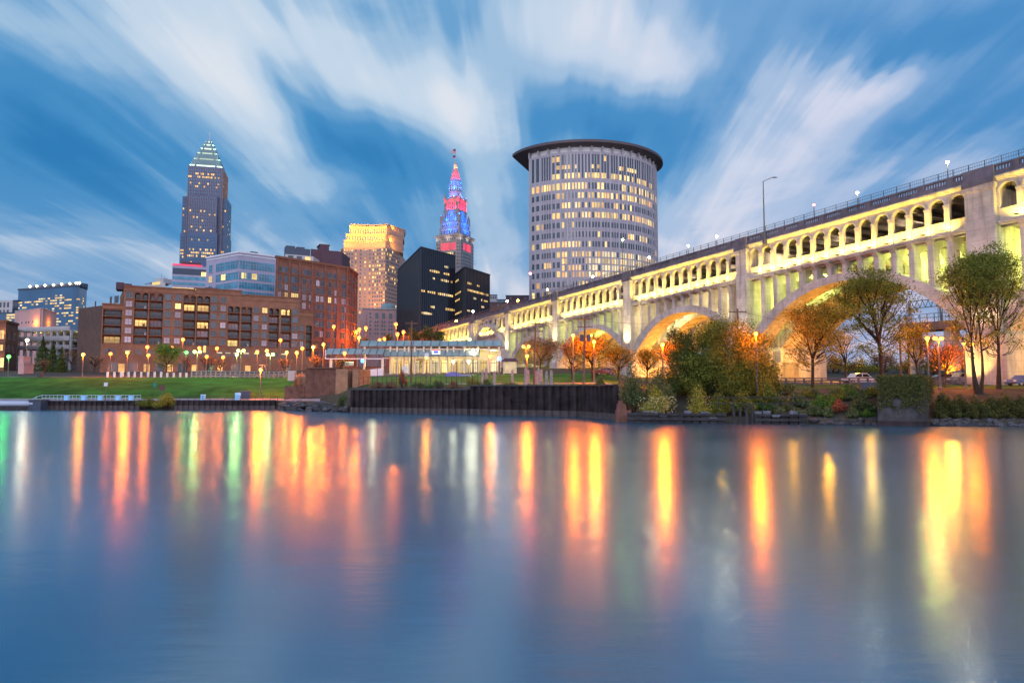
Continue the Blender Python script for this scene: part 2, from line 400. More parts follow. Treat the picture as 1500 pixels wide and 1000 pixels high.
rip2 = k.noise(k.xyz(k.m('MULTIPLY', sp.outputs[0], .10), k.m('MULTIPLY', sp.outputs[1], .35), 5.0), 1.0, 3, .5)
t.links.new(k.m('ADD', k.m('MULTIPLY', rip, .5), k.m('MULTIPLY', rip2, 3.0)), bmp.inputs['Height'])
t.links.new(bmp.outputs[0], glo.inputs['Normal'])
mx = k.n('ShaderNodeMixShader'); t.links.new(fac, mx.inputs[0]); t.links.new(dif.outputs[0], mx.inputs[1]); t.links.new(glo.outputs[0], mx.inputs[2])
ow = k.n('ShaderNodeOutputMaterial'); t.links.new(mx.outputs[0], ow.inputs[0])
mb = MB(); mb.poly([(-700,-120,0),(700,-120,0),(700,160,0),(-700,160,0)])
mb.build('water', wm, origin=(0,0,0))['kind'] = 'structure'

# ---------------------------------------------------------------- river walls
def pile_wall(name, pts, ztop, label, pitch=1.1, depth=.32, cap=True):
    """corrugated steel piling along plan points (left to right), rusty with a tide mark at the foot"""
    body = MB(); foot = MB(); capm = MB()
    for (a, b) in zip(pts, pts[1:]):
        a, b = Vector(a), Vector(b); L = (b-a).length; d = (b-a)/L; n = Vector((d.y, -d.x))
        s = 0; prof = []
        while s < L - .01:
            for q, w in ((0,0),(.12,depth),(.5,depth),(.62,0),(1,0)):
                x = s + q*pitch
                if x <= L: prof.append((x, w))
            s += pitch
        prof.append((L, 0))
        for m_, z0, z1, off in ((body,.9,ztop,0),(foot,-1.5,.9,.012)):
            for (x0,w0),(x1,w1) in zip(prof, prof[1:]):
                if x1-x0 < .005: continue
                p, q = a+d*x0+n*(w0+off), a+d*x1+n*(w1+off)
                m_.poly([(p.x,p.y,z0),(q.x,q.y,z0),(q.x,q.y,z1),(p.x,p.y,z1)])
        e = [a+n*(-.25), b+n*(-.25), b+n*(depth+.08), a+n*(depth+.08)]
        capm.prism([(p.x,p.y) for p in e], ztop+.002, ztop+.2)
        back = [a+n*(-.35), b+n*(-.35), b+n*(-.08), a+n*(-.08)]
        body.prism([(p.x,p.y) for p in back], -1.5, ztop-.01)
    mid = Vector(pts[len(pts)//2])
    t_ = thing(name, (mid.x, mid.y, 0), label, 'river wall')
    body.build('piling', M['sheet'], t_); foot.build('tide_band', M['tide'], t_)
    if cap: capm.build('cap_beam', M['steel'], t_)
    return t_
def bpts(l): return [gpt(px, t) for px, t in l]
pile_wall('sheet_pile_wall', bpts([(62,-.3),(140,-.3),(208,-.3)]), 1.75, 'low dark sheet piling under the lawn, topped by pale blue lit rails')
pile_wall('sheet_pile_wall', bpts([(258,-.3),(330,-.3),(405,-.3)]), 1.85, 'low dark sheet piling between the yellow green bank shrub and the brick abutment')
w1 = pile_wall('sheet_pile_wall', bpts([(515,-.4),(600,-.4),(688,-.4)]), 4.05, 'tall rusted sheet pile wall with dry weeds along its top', 1.25, .4)
w2 = pile_wall('sheet_pile_wall', bpts([(690,-.9),(780,-.9),(855,-.9),(903,-1.2)]), 4.7, 'tall black sheet pile wall with a steel stair, ending at the timber wharf', 1.5, .45)
# steel stair hung on the tall wall
P_, Q_ = Vector(gpt(735,-1.6)), Vector(gpt(752,-1.6))
mb = MB(); steps = 9
for i in range(steps):
    p = P_.lerp(Q_, i/(steps-1)); z = 4.6 - i*.27
    mb.box(p.x-.2, p.x+.2, p.y-.5, p.y+.1, z-.05, z)
for off in (-.5, .1): mb.tube((P_.x, P_.y+off, 4.55), (Q_.x, Q_.y+off, 2.4), .06)
mb.tube((P_.x, P_.y-.5, 5.5), (Q_.x, Q_.y-.5, 3.4), .04)
q2 = Vector(gpt(768,-1.6)); mb.box(Q_.x, q2.x, Q_.y-.6, Q_.y+.3, 2.3, 2.42); mb.tube((Q_.x,Q_.y-.5,3.4),(q2.x,q2.y-.5,3.4),.04)
tag(mb.build('steel_stair', M['sheet']), 'rusty steel stair going down the tall black sheet pile wall', 'stair')
# left quay: pale blue pipe beam, block and lit guard rail
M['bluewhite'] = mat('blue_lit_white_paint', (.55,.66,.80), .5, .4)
a, b = Vector(gpt(-150,-2.2)), Vector(gpt(53,-2.2))
mb = MB(); mb.tube((a.x,a.y,1.35),(b.x,b.y,1.35),.55,n=12)
t_ = tag(mb.build('fender_pipe', M['bluewhite'], smooth=True), 'thick pale blue fender pipe along the quay beside a grey block', 'fender pipe')
mb = MB(); mb.box(a.x,b.x,b.y-.5,b.y+2.1,-1,.75)
tag(mb.build('fender_quay', M['timber']), 'dark quay edge below the thick pale blue fender pipe', 'quay')
p = gpt(58,-1.8); mb = MB(); mb.box(p[0]-1.2,p[0]+1.2,p[1]-.9,p[1]+1.6,-1,2.0); mb.box(p[0]-1.35,p[0]+1.35,p[1]-1.05,p[1]+1.7,2.002,2.12)
tag(mb.build('mooring_block', M['slate']), 'grey concrete mooring block at the end of the pale blue pipe', 'mooring block')
mb = MB(); A = Vector(gpt(64,-.2)); B = Vector(gpt(208,-.2)); n_ = 26
for i in range(n_+1):
    p = A.lerp(B, i/n_); mb.tube((p.x,p.y,1.9),(p.x,p.y,3.0),.035,n=5)
for z in (2.45, 3.0): mb.tube((A.x,A.y,z),(B.x,B.y,z),.05,n=5)
mb.tube((A.x-1.2,A.y,2.0),(A.x-1.2,A.y,2.7),.06); mb.tube((A.x-1.2,A.y,2.7),(A.x,A.y,3.0),.06); mb.tube((A.x-2.2,A.y,2.0),(A.x-1.2,A.y,2.7),.06)
tag(mb.build('guard_rail', M['bluewhite']), 'pale blue pipe guard rail along the edge of the lawn quay', 'railing')
M['blueGlow'] = mat('blue_glow_panel', (.3,.6,.9), .4, emit=(.20,.55,1), estr=.2)
bl_me = MB(); bl_me.box(-.38,.38,-.3,.3,0,.8); bl_me.box(-.45,.45,-.38,.38,.802,.92)
bl_me = bl_me.mesh('light_block', M['blueGlow'])
for i, px in enumerate((100,125,149,175,194)):
    p = gpt(px,-.75); o = bpy.data.objects.new('light_block', bl_me); C.objects.link(o); o.location = (p[0],p[1],1.98)
    tag(o, f'glowing blue quay light block, {nth(i+1)} along the rail from the mooring block', 'quay light', 'blue light blocks on the quay rail')
# brick abutment
t_ = thing('brick_abutment', (*gpt(470,4),2.4), 'old brick abutment with two paler piers above the debris bank', 'abutment')
def wallbox(px0, px1, D0, D1, th, z0, z1, name, m, par):
    a, b = Vector((xat(px0,D0),D0)), Vector((xat(px1,D1),D1)); d = (b-a).normalized(); n = Vector((-d.y,d.x))
    mb = MB(); mb.prism([tuple(a),tuple(b),tuple(b+n*th),tuple(a+n*th)], z0, z1); return mb.build(name, m, par)
wallbox(447,491,139,138,5,-1,8.35,'brick_wall',M['brick_old'],t_)
wallbox(491.3,509,137.6,137.2,5.5,-1,8.25,'pier',M['brick_lit'],t_)
wallbox(509.3,515.7,139,139,4,-1,8.0,'brick_wall',M['brick_old'],t_)
wallbox(516,525,136.5,136.2,5.5,-1,8.2,'pier',M['brick_lit'],t_)
wallbox(417,446.5,140.5,140,4,-1,4.9,'wing_wall',M['brick_old'],t_)
wallbox(447.5,490.5,138.6,137.6,.8,8.355,8.6,'coping',M['brick_trim'],t_)
# debris below it
mb = MB()
for i in range(70):
    px = rnd.uniform(405,512); p = gpt(px, rnd.uniform(-3.5,1.2)); r = rnd.uniform(.25,.9); z = rnd.uniform(-.2,1.6)*(.3+.7*rnd.random())
    mb.frus(p[0],p[1],z-r*.5,z+r*.5,r,r*.8,r*.6,r*.5,0,rnd.uniform(0,3))
o = mb.build('rubble', M['rock']); tag(o, 'grey broken rubble heaped below the brick abutment', 'rubble', kind='stuff')
mb = MB()
for i in range(26):
    p = gpt(rnd.uniform(408,505), rnd.uniform(-3.5,0)); z = rnd.uniform(0,1.8); a = rnd.uniform(-.5,.5); L = rnd.uniform(1,3)
    mb.tube((p[0],p[1],z),(p[0]+L*math.cos(a),p[1]+rnd.uniform(-.5,.5),z+L*math.sin(a)*.5),.08)
tag(mb.build('driftwood', M['timber_top']), 'tangled grey driftwood caught on the rubble bank', 'driftwood', kind='stuff')
# timber wharf on the right bank
def wharf(px0, px1, label, zt=1.5, seed=3):
    r = random.Random(seed)
    a, b = Vector(gpt(px0,-1.6)), Vector(gpt(px1,-1.4)); L = (b-a).length; d = (b-a)/L; n = Vector((d.y,-d.x))
    t_ = thing('timber_wharf', (*((a+b)/2), 0), label, 'wharf')
    f = MB(); c = MB(); 
    k_ = int(L/.95)
    for i in range(k_):
        s0 = i*L/k_; p, q = a+d*s0, a+d*(s0+L/k_*r.uniform(.82,.96))
        zz_ = zt - r.uniform(0,.35) - (.5 if r.random() < .1 else 0)
        o_ = n*r.uniform(-.08,.12)
        f.prism([tuple(p+o_),tuple(q+o_),tuple(q+o_-n*.5),tuple(p+o_-n*.5)], -1.2, zz_)
        if r.random() < .62:
            e = n*r.uniform(.1,.4)
            c.prism([tuple(p+e),tuple(q+e),tuple(q-n*.6),tuple(p-n*.6)], zz_+.004, zz_+r.uniform(.18,.4))
    for z in (.35,.95):
        f.prism([tuple(a+n*.34),tuple(b+n*.34),tuple(b+n*.14),tuple(a+n*.14)], z, z+.28)
    bk = MB(); bk.prism([tuple(a-n*.6),tuple(b-n*.6),tuple(b-n*2.2),tuple(a-n*2.2)], -1, zt-.5)
    f.build('crib_face', M['timber'], t_); c.build('deck_timber', M['timber_top'], t_); bk.build('fill', M['ground'], t_)
    return t_
wharf(918, 1062, 'broken black timber wharf below the flowering shrub', 1.35, 5)
wharf(1103, 1181, 'squarer black timber wharf beside the weedy slope', 1.45, 8)
# leaning piles between and beside
pile = MB(); pile.tube((0,0,-1.5),(0.15,0.05,2.3),.2,.17,8)
pile = pile.mesh('mooring_pile', M['timber'])
for i,(px,dz,rx,ry) in enumerate([(884,-.4,.0,.12),(889,0,.05,-.1),(894,-.7,0,.25),(1075,.1,.04,.05),(1082,-.2,.0,-.08),(1091,-.1,.03,.02),(1099,.15,0,-.03)]):
    p = gpt(px,-2.0 if px < 1000 else -1.8); o = bpy.data.objects.new('mooring_pile', pile); C.objects.link(o)
    o.location = (p[0],p[1],dz); o.rotation_euler = (rx,ry,i)
    tag(o, ('leaning wet pile where the tall sheet piling ends, ' if i < 3 else 'black pile in the gap between the wharves, ') + nth(i+1 if i < 3 else i-2) + ' from the tall wall', 'pile', 'wet timber piles')
# ruined brick stub with a post at the wharf's end
p = gpt(912,.3); mb = MB(); mb.frus(p[0],p[1],-.5,1.5,1.05,.8,.95,.7); mb.frus(p[0]-.25,p[1],1.5,2.3,.6,.5,.5,.42); mb.frus(p[0]-.35,p[1]+.05,2.3,2.75,.32,.4,.22,.3)
tag(mb.build('brick_stub', M['brick_old']), 'ruined red brick stub at the start of the broken timber wharf', 'brick ruin')
# wire and pipe railings above the wharf
def rail(pa, pb, z0, hgt, n_, label, m, cat='railing', nm='railing', rails=2, r_=.05):
    mb = MB(); a, b = Vector(pa), Vector(pb)
    for i in range(n_+1):
        p = a.lerp(b, i/n_); z = z0 if z0 is not None else gz(p.x,p.y)
        mb.tube((p.x,p.y,z-.2),(p.x,p.y,z+hgt),r_,n=5)
    for j in range(rails):
        q = hgt*(1-j*.45)
        for i in range(n_):
            p0, p1 = a.lerp(b,i/n_), a.lerp(b,(i+1)/n_)
            za, zb = (z0,z0) if z0 is not None else (gz(p0.x,p0.y),gz(p1.x,p1.y))
            mb.tube((p0.x,p0.y,za+q),(p1.x,p1.y,zb+q),r_*.8,n=5)
    return tag(mb.build(nm, m), label, cat)
rail(gpt(1010,-.2), gpt(1182,-.3), 1.5, 1.7, 8, 'thin dark railing along the top of the timber wharves', M['steel'])
rail(gpt(255,.3), gpt(408,.3), 1.95, .9, 14, 'low dark railing posts on the quay left of the brick abutment'.replace('left of','near'), M['steel'])
# ivy covered concrete pier and the bank rocks
a, b = Vector(gpt(1283,-1.5)), Vector(gpt(1352,-1.5)); c, e = Vector((xat(1368,85),85.5)), Vector((xat(1292,88),88))
t_ = thing('old_bridge_pier', (*((a+b)/2), 0), 'massive square concrete pier overgrown with ivy at the water edge', 'bridge pier')
mb = MB(); mb.prism([tuple(a),tuple(b),tuple(c),tuple(e)], -1.5, 5.55); mb.build('concrete_body', mat('dark_pier_concrete',(.075,.07,.075),.9,.2,.5,.9,streak=.5), t_)
mb = MB(); q = [a+Vector((-.3,-.3)), b+Vector((.3,-.3)), c+Vector((.3,.2)), e]
mb.prism([tuple(x) for x in q], -1.5, .55); mb.build('footing', M['sheet'], t_)
def leafquad(mb, p, sz, r=rnd, flat=None):
    n = Vector((r.gauss(0,1), r.gauss(0,1), r.gauss(0,1)))
    if flat is not None: n = n*.5 + flat
    if n.length < 1e-3: n = Vector((0,0,1))
    n.normalize(); x = n.orthogonal().normalized(); y = n.cross(x); an = r.uniform(0,6.28)
    x, y = x*math.cos(an)+y*math.sin(an), y*math.cos(an)-x*math.sin(an)
    s1, s2 = sz*r.uniform(.6,1.2), sz*r.uniform(.35,.7)
    p = Vector(p)
    mb.poly([p-x*s1*.5, p+y*s2*.5+n*.1*sz, p+x*s1*.5, p-y*s2*.5+n*.1*sz])
mb = MB()
for i in range(5200):
    if rnd.random() < .78: p0, p1 = a, b
    else: p0, p1 = b, c
    s = rnd.random(); p = p0.lerp(p1, s); z = 5.7 - abs(rnd.gauss(0,1.9))
    bare = math.sin(s*9+1)*math.sin(z*1.7)
    if z < 1.0+1.2*abs(math.sin(s*7)) or (z < 3.2 and bare > .62 and p0 is a): continue
    d = (p1-p0).normalized(); n = Vector((d.y,-d.x,0)); p = p + Vector((n.x,n.y))*rnd.uniform(.02,.35)
    leafquad(mb, (p.x,p.y,z), .26, flat=n)
for i in range(900):
    s, q_ = rnd.random(), rnd.random(); p = (a.lerp(b,s)).lerp(e.lerp(c,s), q_); leafquad(mb, (p.x,p.y,5.6+rnd.uniform(0,.35)), .28, flat=Vector((0,0,1)))
mb.build('ivy', M['leaf_ivy'], t_)
rock_i = 0
mb = MB()
def boulder(mb, p, r, rr):
    seg = 7; pts = []
    for k_, (zr, zz_) in enumerate(((.75,-.5),(1.0,.05),(.65,.5))):
        pts.append([(p[0]+r*zr*rr.uniform(.75,1.15)*math.cos(6.283*i/seg), p[1]+r*.8*zr*rr.uniform(.75,1.15)*math.sin(6.283*i/seg), p[2]+r*zz_*rr.uniform(.8,1.1)) for i in range(seg)])
    for A_, B_ in zip(pts, pts[1:]):
        for i in range(seg):
            j = (i+1) % seg; mb.poly([A_[i],A_[j],B_[j],B_[i]])
    mb.poly(pts[-1])
big = []
for i in range(330):
    px = rnd.uniform(1365,1720) if rnd.random() < .8 else rnd.uniform(1183,1283)
    t0 = rnd.uniform(-1.6,.9); p = gpt(px,t0); r = rnd.uniform(.15,.5) * (1.5 if rnd.random() < .1 else 1)
    boulder(mb, (p[0],p[1],max(0,.25+t0*.45)+.1), r, rnd)
tag(mb.build('bank_stone', M['rock']), 'grey broken stone lining the water edge below the hedge', 'stone bank', kind='stuff')
# ---------------------------------------------------------------- the concrete arch bridge
BY0 = 105.0; BP0 = Vector((xat(1440,BY0,30), BY0)); UD = Vector((-.55,1)).normalized(); WD = Vector((UD.y,-UD.x))
def ztop(s): return 38.5 - .0329*s
def bp(s, w, z): p = BP0 + UD*s + WD*w; return (p.x, p.y, z)
def bt(s, w, rel): return bp(s, w, ztop(s) + rel)
bridge = thing('arch_bridge', bp(88,0,6), 'long floodlit concrete arch bridge with a two-deck arcade and balustrade', 'bridge')
PIER = [-46, 0, 47.9, 87.4, 123.2, 154.8, 183.4]
PW = [4.2, 4.2, 2.9, 2.9, 2.8, 2.6, 2.4]
NB = [13, 14, 12, 10, 8, 7]          # arcade openings per span
SEND = 222.0; SBEG = -62.0
def sbox(mb, s0, s1, w0, w1, r0, r1, mi=0, absz=None):
    """box between s0..s1 following the grade; absz gives a level bottom"""
    z = lambda s, r: ztop(s)+r
    b0, b1 = (absz, absz) if absz is not None else (z(s0,r0), z(s1,r0))
    mb.hexa([bp(s0,w0,b0),bp(s1,w0,b1),bp(s1,w1,b1),bp(s0,w1,b0),bp(s0,w0,z(s0,r1)),bp(s1,w0,z(s1,r1)),bp(s1,w1,z(s1,r1)),bp(s0,w1,z(s0,r1))], mi)
# decks
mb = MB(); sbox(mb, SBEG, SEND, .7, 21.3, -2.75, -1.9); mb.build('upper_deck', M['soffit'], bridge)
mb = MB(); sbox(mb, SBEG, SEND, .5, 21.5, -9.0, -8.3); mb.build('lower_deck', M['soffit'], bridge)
mb = MB()
s = SBEG
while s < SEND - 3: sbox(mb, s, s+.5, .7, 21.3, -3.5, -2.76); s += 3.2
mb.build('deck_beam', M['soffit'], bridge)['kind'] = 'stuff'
# parapet with balustrade panels
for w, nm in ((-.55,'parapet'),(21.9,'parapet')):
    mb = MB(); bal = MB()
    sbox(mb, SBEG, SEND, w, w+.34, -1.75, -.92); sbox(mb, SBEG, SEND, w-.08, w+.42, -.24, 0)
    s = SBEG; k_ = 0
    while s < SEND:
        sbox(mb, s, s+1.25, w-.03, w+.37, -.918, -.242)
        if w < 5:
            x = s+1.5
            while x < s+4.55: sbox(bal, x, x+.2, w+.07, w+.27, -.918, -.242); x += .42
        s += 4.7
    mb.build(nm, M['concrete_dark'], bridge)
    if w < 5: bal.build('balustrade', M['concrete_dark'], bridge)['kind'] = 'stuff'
# fence on the parapet
mb = MB(); s = SBEG
while s < SEND: sbox(mb, s, s+.09, -.45, -.36, 0, 1.2); s += 2.35
for r0 in (.1,.62,1.14): sbox(mb, SBEG, SEND, -.43, -.38, r0, r0+.05)
s = SBEG
while s < SEND: sbox(mb, s, s+.025, -.415, -.395, .12, 1.14); s += .34
mb.build('railing', M['pole'], bridge)
# cornice
mb = MB(); prof = [(.6,-2.62),(-.10,-2.62),(-.14,-2.42),(-.42,-2.25),(-.62,-1.98),(-.78,-1.95),(-.78,-1.752),(.6,-1.752)]
for (s0,s1) in zip([SBEG]+PIER[1:],PIER[1:]+[SEND]):
    n = len(prof); base = len(mb.v)
    for s in (s0+.01,s1-.01): mb.v += [bt(s,w,r) for w, r in prof]
    for i in range(n):
        j = (i+1) % n; mb.f.append((base+i,base+j,base+n+j,base+n+i)); mb.m.append(0)
mb.build('cornice', M['concrete'], bridge)
# arcade: wall pierced by round arches, one part per span
def arch_panel(mb, s0, s1, a0, a1, rb, rs, rt, w0, w1):
    n = 10; rad = (a1-a0)/2; c = (a0+a1)/2
    arc = [(c-rad*math.cos(math.pi*i/n), rs+rad*math.sin(math.pi*i/n)) for i in range(n+1)]
    for w, flip in ((w0,0),(w1,1)):
        def q(*pts):
            p = [bt(s,w,r) for s, r in pts]; mb.poly(p[::-1] if flip else p)
        q((s1,rb),(a1,rb),(a1,rs),(s1,rs)); q((a0,rb),(s0,rb),(s0,rs),(a0,rs))
        q((s1,rs),(a1,rs),(a1,rt),(s1,rt)); q((a0,rs),(s0,rs),(s0,rt),(a0,rt))
        for (x0,r0),(x1,r1) in zip(arc,arc[1:]): q((x1,r1),(x0,r0),(x0,rt),(x1,rt))
    for (x0,r0),(x1,r1) in zip([(a0,rb)]+arc,arc+[(a1,rb)]):
        mb.poly([bt(x0,w0,r0),bt(x0,w1,r0),bt(x1,w1,r1),bt(x1,w0,r1)])
def extr(mb, s0, s1, w0, w1, a0, a1, rs):      # raised moulding round one arch
    n = 10; c = (a0+a1)/2; rad = (a1-a0)/2
    for i in range(n):
        t0, t1 = math.pi*i/n, math.pi*(i+1)/n
        P = [(c-(rad+d)*math.cos(t), rs+(rad+d)*math.sin(t)) for t in (t0,t1) for d in (0.02,.24)]
        a_, b_, c_, d_ = P
        mb.hexa([bt(a_[0],w0,a_[1]),bt(c_[0],w0,c_[1]),bt(c_[0],w1,c_[1]),bt(a_[0],w1,a_[1]),bt(b_[0],w0,b_[1]),bt(d_[0],w0,d_[1]),bt(d_[0],w1,d_[1]),bt(b_[0],w1,b_[1])])
cols = []; bays = []
spans = [(PIER[i]+PW[i]/2, PIER[i+1]-PW[i+1]/2, NB[i]) for i in range(6)] + [(183.4+1.2, SEND-6, 8)]
RS, RB = -4.15, -6.9
for si, (s0, s1, nb) in enumerate(spans):
    pit = (s1-s0)/nb; mb = MB(); mo = MB()
    for i in range(nb):
        c0 = s0+i*pit; hw = min(.39*pit, 1.22); a0, a1 = c0+pit/2-hw, c0+pit/2+hw
        arch_panel(mb, c0, c0+pit, a0, a1, RB, RS, -2.6, 0, .6); extr(mo, c0, c0+pit, -.14, .02, a0, a1, RS)
        bays.append((c0+pit/2, si)); 
        if i: cols.append((c0, pit-2*hw, si))
    mb.build('arcade', M['concrete'], bridge); mo.build('arch_moulding', M['concrete'], bridge)
    mf = MB()
    for i in range(nb):
        c0 = s0+i*pit; hw = min(.39*pit, 1.22); arch_panel(mf, c0, c0+pit, c0+pit/2-hw, c0+pit/2+hw, RB, RS, -2.6, 21.4, 21.9)
    mf.build('arcade', M['concrete'], bridge)
# spandrel band and ledge
mb = MB(); sbox(mb, SBEG, SEND, 0, .5, -9.0, -6.9); sbox(mb, SBEG, SEND, 21.4, 21.9, -9.0, -6.9); mb.build('band_wall', M['concrete'], bridge)
mb = MB(); sbox(mb, SBEG, SEND, -.14, .66, -7.02, -6.84); mb.build('sill', M['concrete'], bridge)
mb = MB()
n = 6; prof = [(.5,-9.3),(-.25,-9.3),(-.3,-9.12),(-.55,-9.0),(-.55,-8.8),(0,-8.7)]; base = len(mb.v)
for s in (SBEG,SEND): mb.v += [bt(s,w,r) for w, r in prof]
for i in range(n): j = (i+1) % n; mb.f.append((base+i,base+j,base+n+j,base+n+i)); mb.m.append(0)
mb.build('ledge', M['concrete'], bridge)
# columns with capitals and the floodlights at their feet
def bframe_mesh(fn, name, m):
    mb = MB(); fn(mb); return mb.mesh(name, m)
BROT = math.atan2(UD.y, UD.x)          # local x along s, local -y ... local y = -w
def col_fn(wd):
    def f(mb):
        h = wd/2+.06
        mb.box(-h, h, -.05, .16, -8.68, RS-.32); mb.box(-h-.1, h+.1, -.05, .26, RS-.318, RS+.02); mb.box(-h-.05, h+.05, -.05, .21, RS-.55, RS-.46)
        mb.box(-h-.06, h+.06, -.05, .22, -7.4, -7.1)
    return f
cmesh = {}; fmesh = bframe_mesh(lambda mb: (mb.box(-.22,.22,-.16,.16,0,.16), mb.box(-.05,.05,-.05,1.1,-.12,0)), 'floodlight', M['steel'])
FLOOD = (1,.71,.08)
for (s, wd, si) in cols:
    key = round(wd,2)
    if key not in cmesh: cmesh[key] = bframe_mesh(col_fn(wd), 'column', M['concrete'])
    put(cmesh[key], 'column', bridge, bt(s,0,0), BROT)
    if -30 < s < 215:
        fo = put(fmesh, 'floodlight', bridge, bt(s,-1.2,-8.55), BROT)
        light('floodlight_beam', bt(s,-1.25,-8.3), 1700 if si < 3 else 1900, FLOOD, .12, bridge, 'SPOT', R(165), bt(s,.8,-4.5))
# piers
SPRING = 12.6
def pier(s, wd):
    mb = MB(); h = wd/2; g0 = min(gz(*bp(s,0,0)[:2]), 5.5)-1
    def pb(s0,s1,w0,w1,z0,z1): mb.hexa([bp(s0,w0,z0),bp(s1,w0,z0),bp(s1,w1,z0),bp(s0,w1,z0),bp(s0,w0,z1),bp(s1,w0,z1),bp(s1,w1,z1),bp(s0,w1,z1)])
    zt = ztop(s)-2.64
    for w0, w1 in ((-.9,5.2),(8.6,13.4),(16.8,22.8)):
        pb(s-h,s+h,w0,w1,SPRING+.8,zt)
        pb(s-h-.9,s+h+.9,w0-.5,w1+.4,g0,SPRING+.0)
        # sloped skewback block
        a = [bp(s-h-.9,w0-.5,SPRING),bp(s+h+.9,w0-.5,SPRING),bp(s+h+.9,w1+.4,SPRING),bp(s-h-.9,w1+.4,SPRING),bp(s-h,w0,SPRING+.8),bp(s+h,w0,SPRING+.8),bp(s+h,w1,SPRING+.8),bp(s-h,w1,SPRING+.8)]
        mb.hexa(a)
    pb(s-h+.3,s+h-.3,5.2,8.6,20,zt); pb(s-h+.3,s+h-.3,13.4,16.8,20,zt)
    pb(s-h-.9,s+h+.9,4.5,17.5,g0,SPRING-2.5)
    o = mb.build('pier', M['concrete'], bridge)
    mc = MB()
    def cb(e,r0,r1):
        sbox(mc, s-h-e, s+h+e, -.9-e, .4, r0, r1)
    cb(.12,-3.5,-3.3); cb(.22,-3.298,-2.65); mc.build('pier_cap', M['concrete'], o)
    mc = MB(); sbox(mc, s-h-.25, s+h+.25, -1.25, .3, -2.648, -1.76); sbox(mc, s-h-.15, s+h+.15, -.95, -.56, -1.758, .06); mc.build('parapet_block', M['concrete_dark'], o)
    # base plinth
    return o
for s, wd in zip(PIER, PW): pier(s, wd)
# arch ribs
CROWN = [27.2, 25.9, 24.3, 22.9, 21.9]
def rib_z(q, zs, zc): return zs + (zc-zs)*(1-abs(q)**2.25)
arch_of = {}
def rib(mb, sa, sb, w0, w1, zs, zc, tk, tk2):
    n = 30; P = []
    for i in range(n+1):
        q = -1+2*i/n; s = lerp(sa,sb,i/n); zi = rib_z(q, zs, zc-tk)
        dz = (rib_z(min(1,q+.01),zs,zc-tk)-rib_z(max(-1,q-.01),zs,zc-tk))/(.01*(sb-sa))
        th = lerp(tk,tk2,abs(q)**2)*math.sqrt(1+min(dz*dz,2.2))
        P.append((s, zi, zi+th))
    for (s0,a0,b0),(s1,a1,b1) in zip(P,P[1:]):
        mb.hexa([bp(s0,w0,a0),bp(s1,w0,a1),bp(s1,w1,a1),bp(s0,w1,a0),bp(s0,w0,b0),bp(s1,w0,b1),bp(s1,w1,b1),bp(s0,w1,b0)])
    return P
for si in range(5):
    sa, sb = PIER[si]+PW[si]/2+.2, PIER[si+1]-PW[si+1]/2-.2
    prof = None
    for w0, w1 in ((.1,4.6),(8.8,13.2),(17.0,21.6)):
        mb = MB(); prof = rib(mb, sa, sb, w0, w1, SPRING+.2 if si < 4 else 12.6, CROWN[si], 1.55 if si < 3 else 1.25, 2.3); mb.build('arch_rib', M['concrete'], bridge)
    arch_of[si] = [(p[0],p[2]) for p in prof]
mb = MB(); rib(mb, 155.2, 183.0, -1.9, 2.2, 13, 28.4, 1.3, 1.8); mb.build('arch_rib', M['concrete'], bridge)
# spandrel bents standing on the ribs
def bent(s, wd, z0):
    mb = MB(); h = wd/2; zt = ztop(s)-9.02
    def pb(s0,s1,w0,w1,a,b): mb.hexa([bp(s0,w0,a),bp(s1,w0,a),bp(s1,w1,a),bp(s0,w1,a),bp(s0,w0,b),bp(s1,w0,b),bp(s1,w1,b),bp(s0,w1,b)])
    for w0, w1 in ((.35,2.4),(9.6,12.4),(19.2,21.3)): pb(s-h,s+h,w0,w1,z0-.4,zt)
    zb = max(z0+.2, zt-1.5)
    # haunched cross beams
    for w0, w1 in ((2.4,9.6),(12.4,19.2)):
        n = 6
        for i in range(n):
            t0, t1 = i/n, (i+1)/n
            za, zb_ = zt-.6-1.3*abs(2*t0-1)**2.4, zt-.6-1.3*abs(2*t1-1)**2.4
            za, zb_ = max(za,z0-.2), max(zb_,z0-.2)
            wa, wb = lerp(w0,w1,t0), lerp(w0,w1,t1)
            mb.hexa([bp(s-h+.1,wa,za),bp(s+h-.1,wa,za),bp(s+h-.1,wb,zb_),bp(s-h+.1,wb,zb_),bp(s-h+.1,wa,zt),bp(s+h-.1,wa,zt),bp(s+h-.1,wb,zt),bp(s-h+.1,wb,zt)])
    # corbel under the ledge
    hh = min(.9, zt-z0)
    if hh > .25:
        mb.hexa([bp(s-h,.35,zt-hh-.25),bp(s+h,.35,zt-hh-.25),bp(s+h,.36,zt-hh-.25),bp(s-h,.36,zt-hh-.25),bp(s-h,-.42,zt-.28),bp(s+h,-.42,zt-.28),bp(s+h,.36,zt-.28),bp(s-h,.36,zt-.28)])
        pb(s-h-.14,s+h+.14,-.46,2.6,zt-.278,zt-.004)
    return mb.build('spandrel_column', M['concrete'], bridge)
for (s, wd, si) in cols:
    if si >= 5 or s < -44: continue
    z0 = table(arch_of[si] if si in arch_of else [(0,12)], s)
    if ztop(s)-9.02 - z0 > .15: bent(s, max(.75,wd*1.25), z0)
mb = MB()
for w0, w1 in ((.9,1.4),(20.3,20.8)): sbox(mb, SBEG, 183, w0, w1, -9.6, -9.02)
mb.build('edge_beam', M['concrete'], bridge)
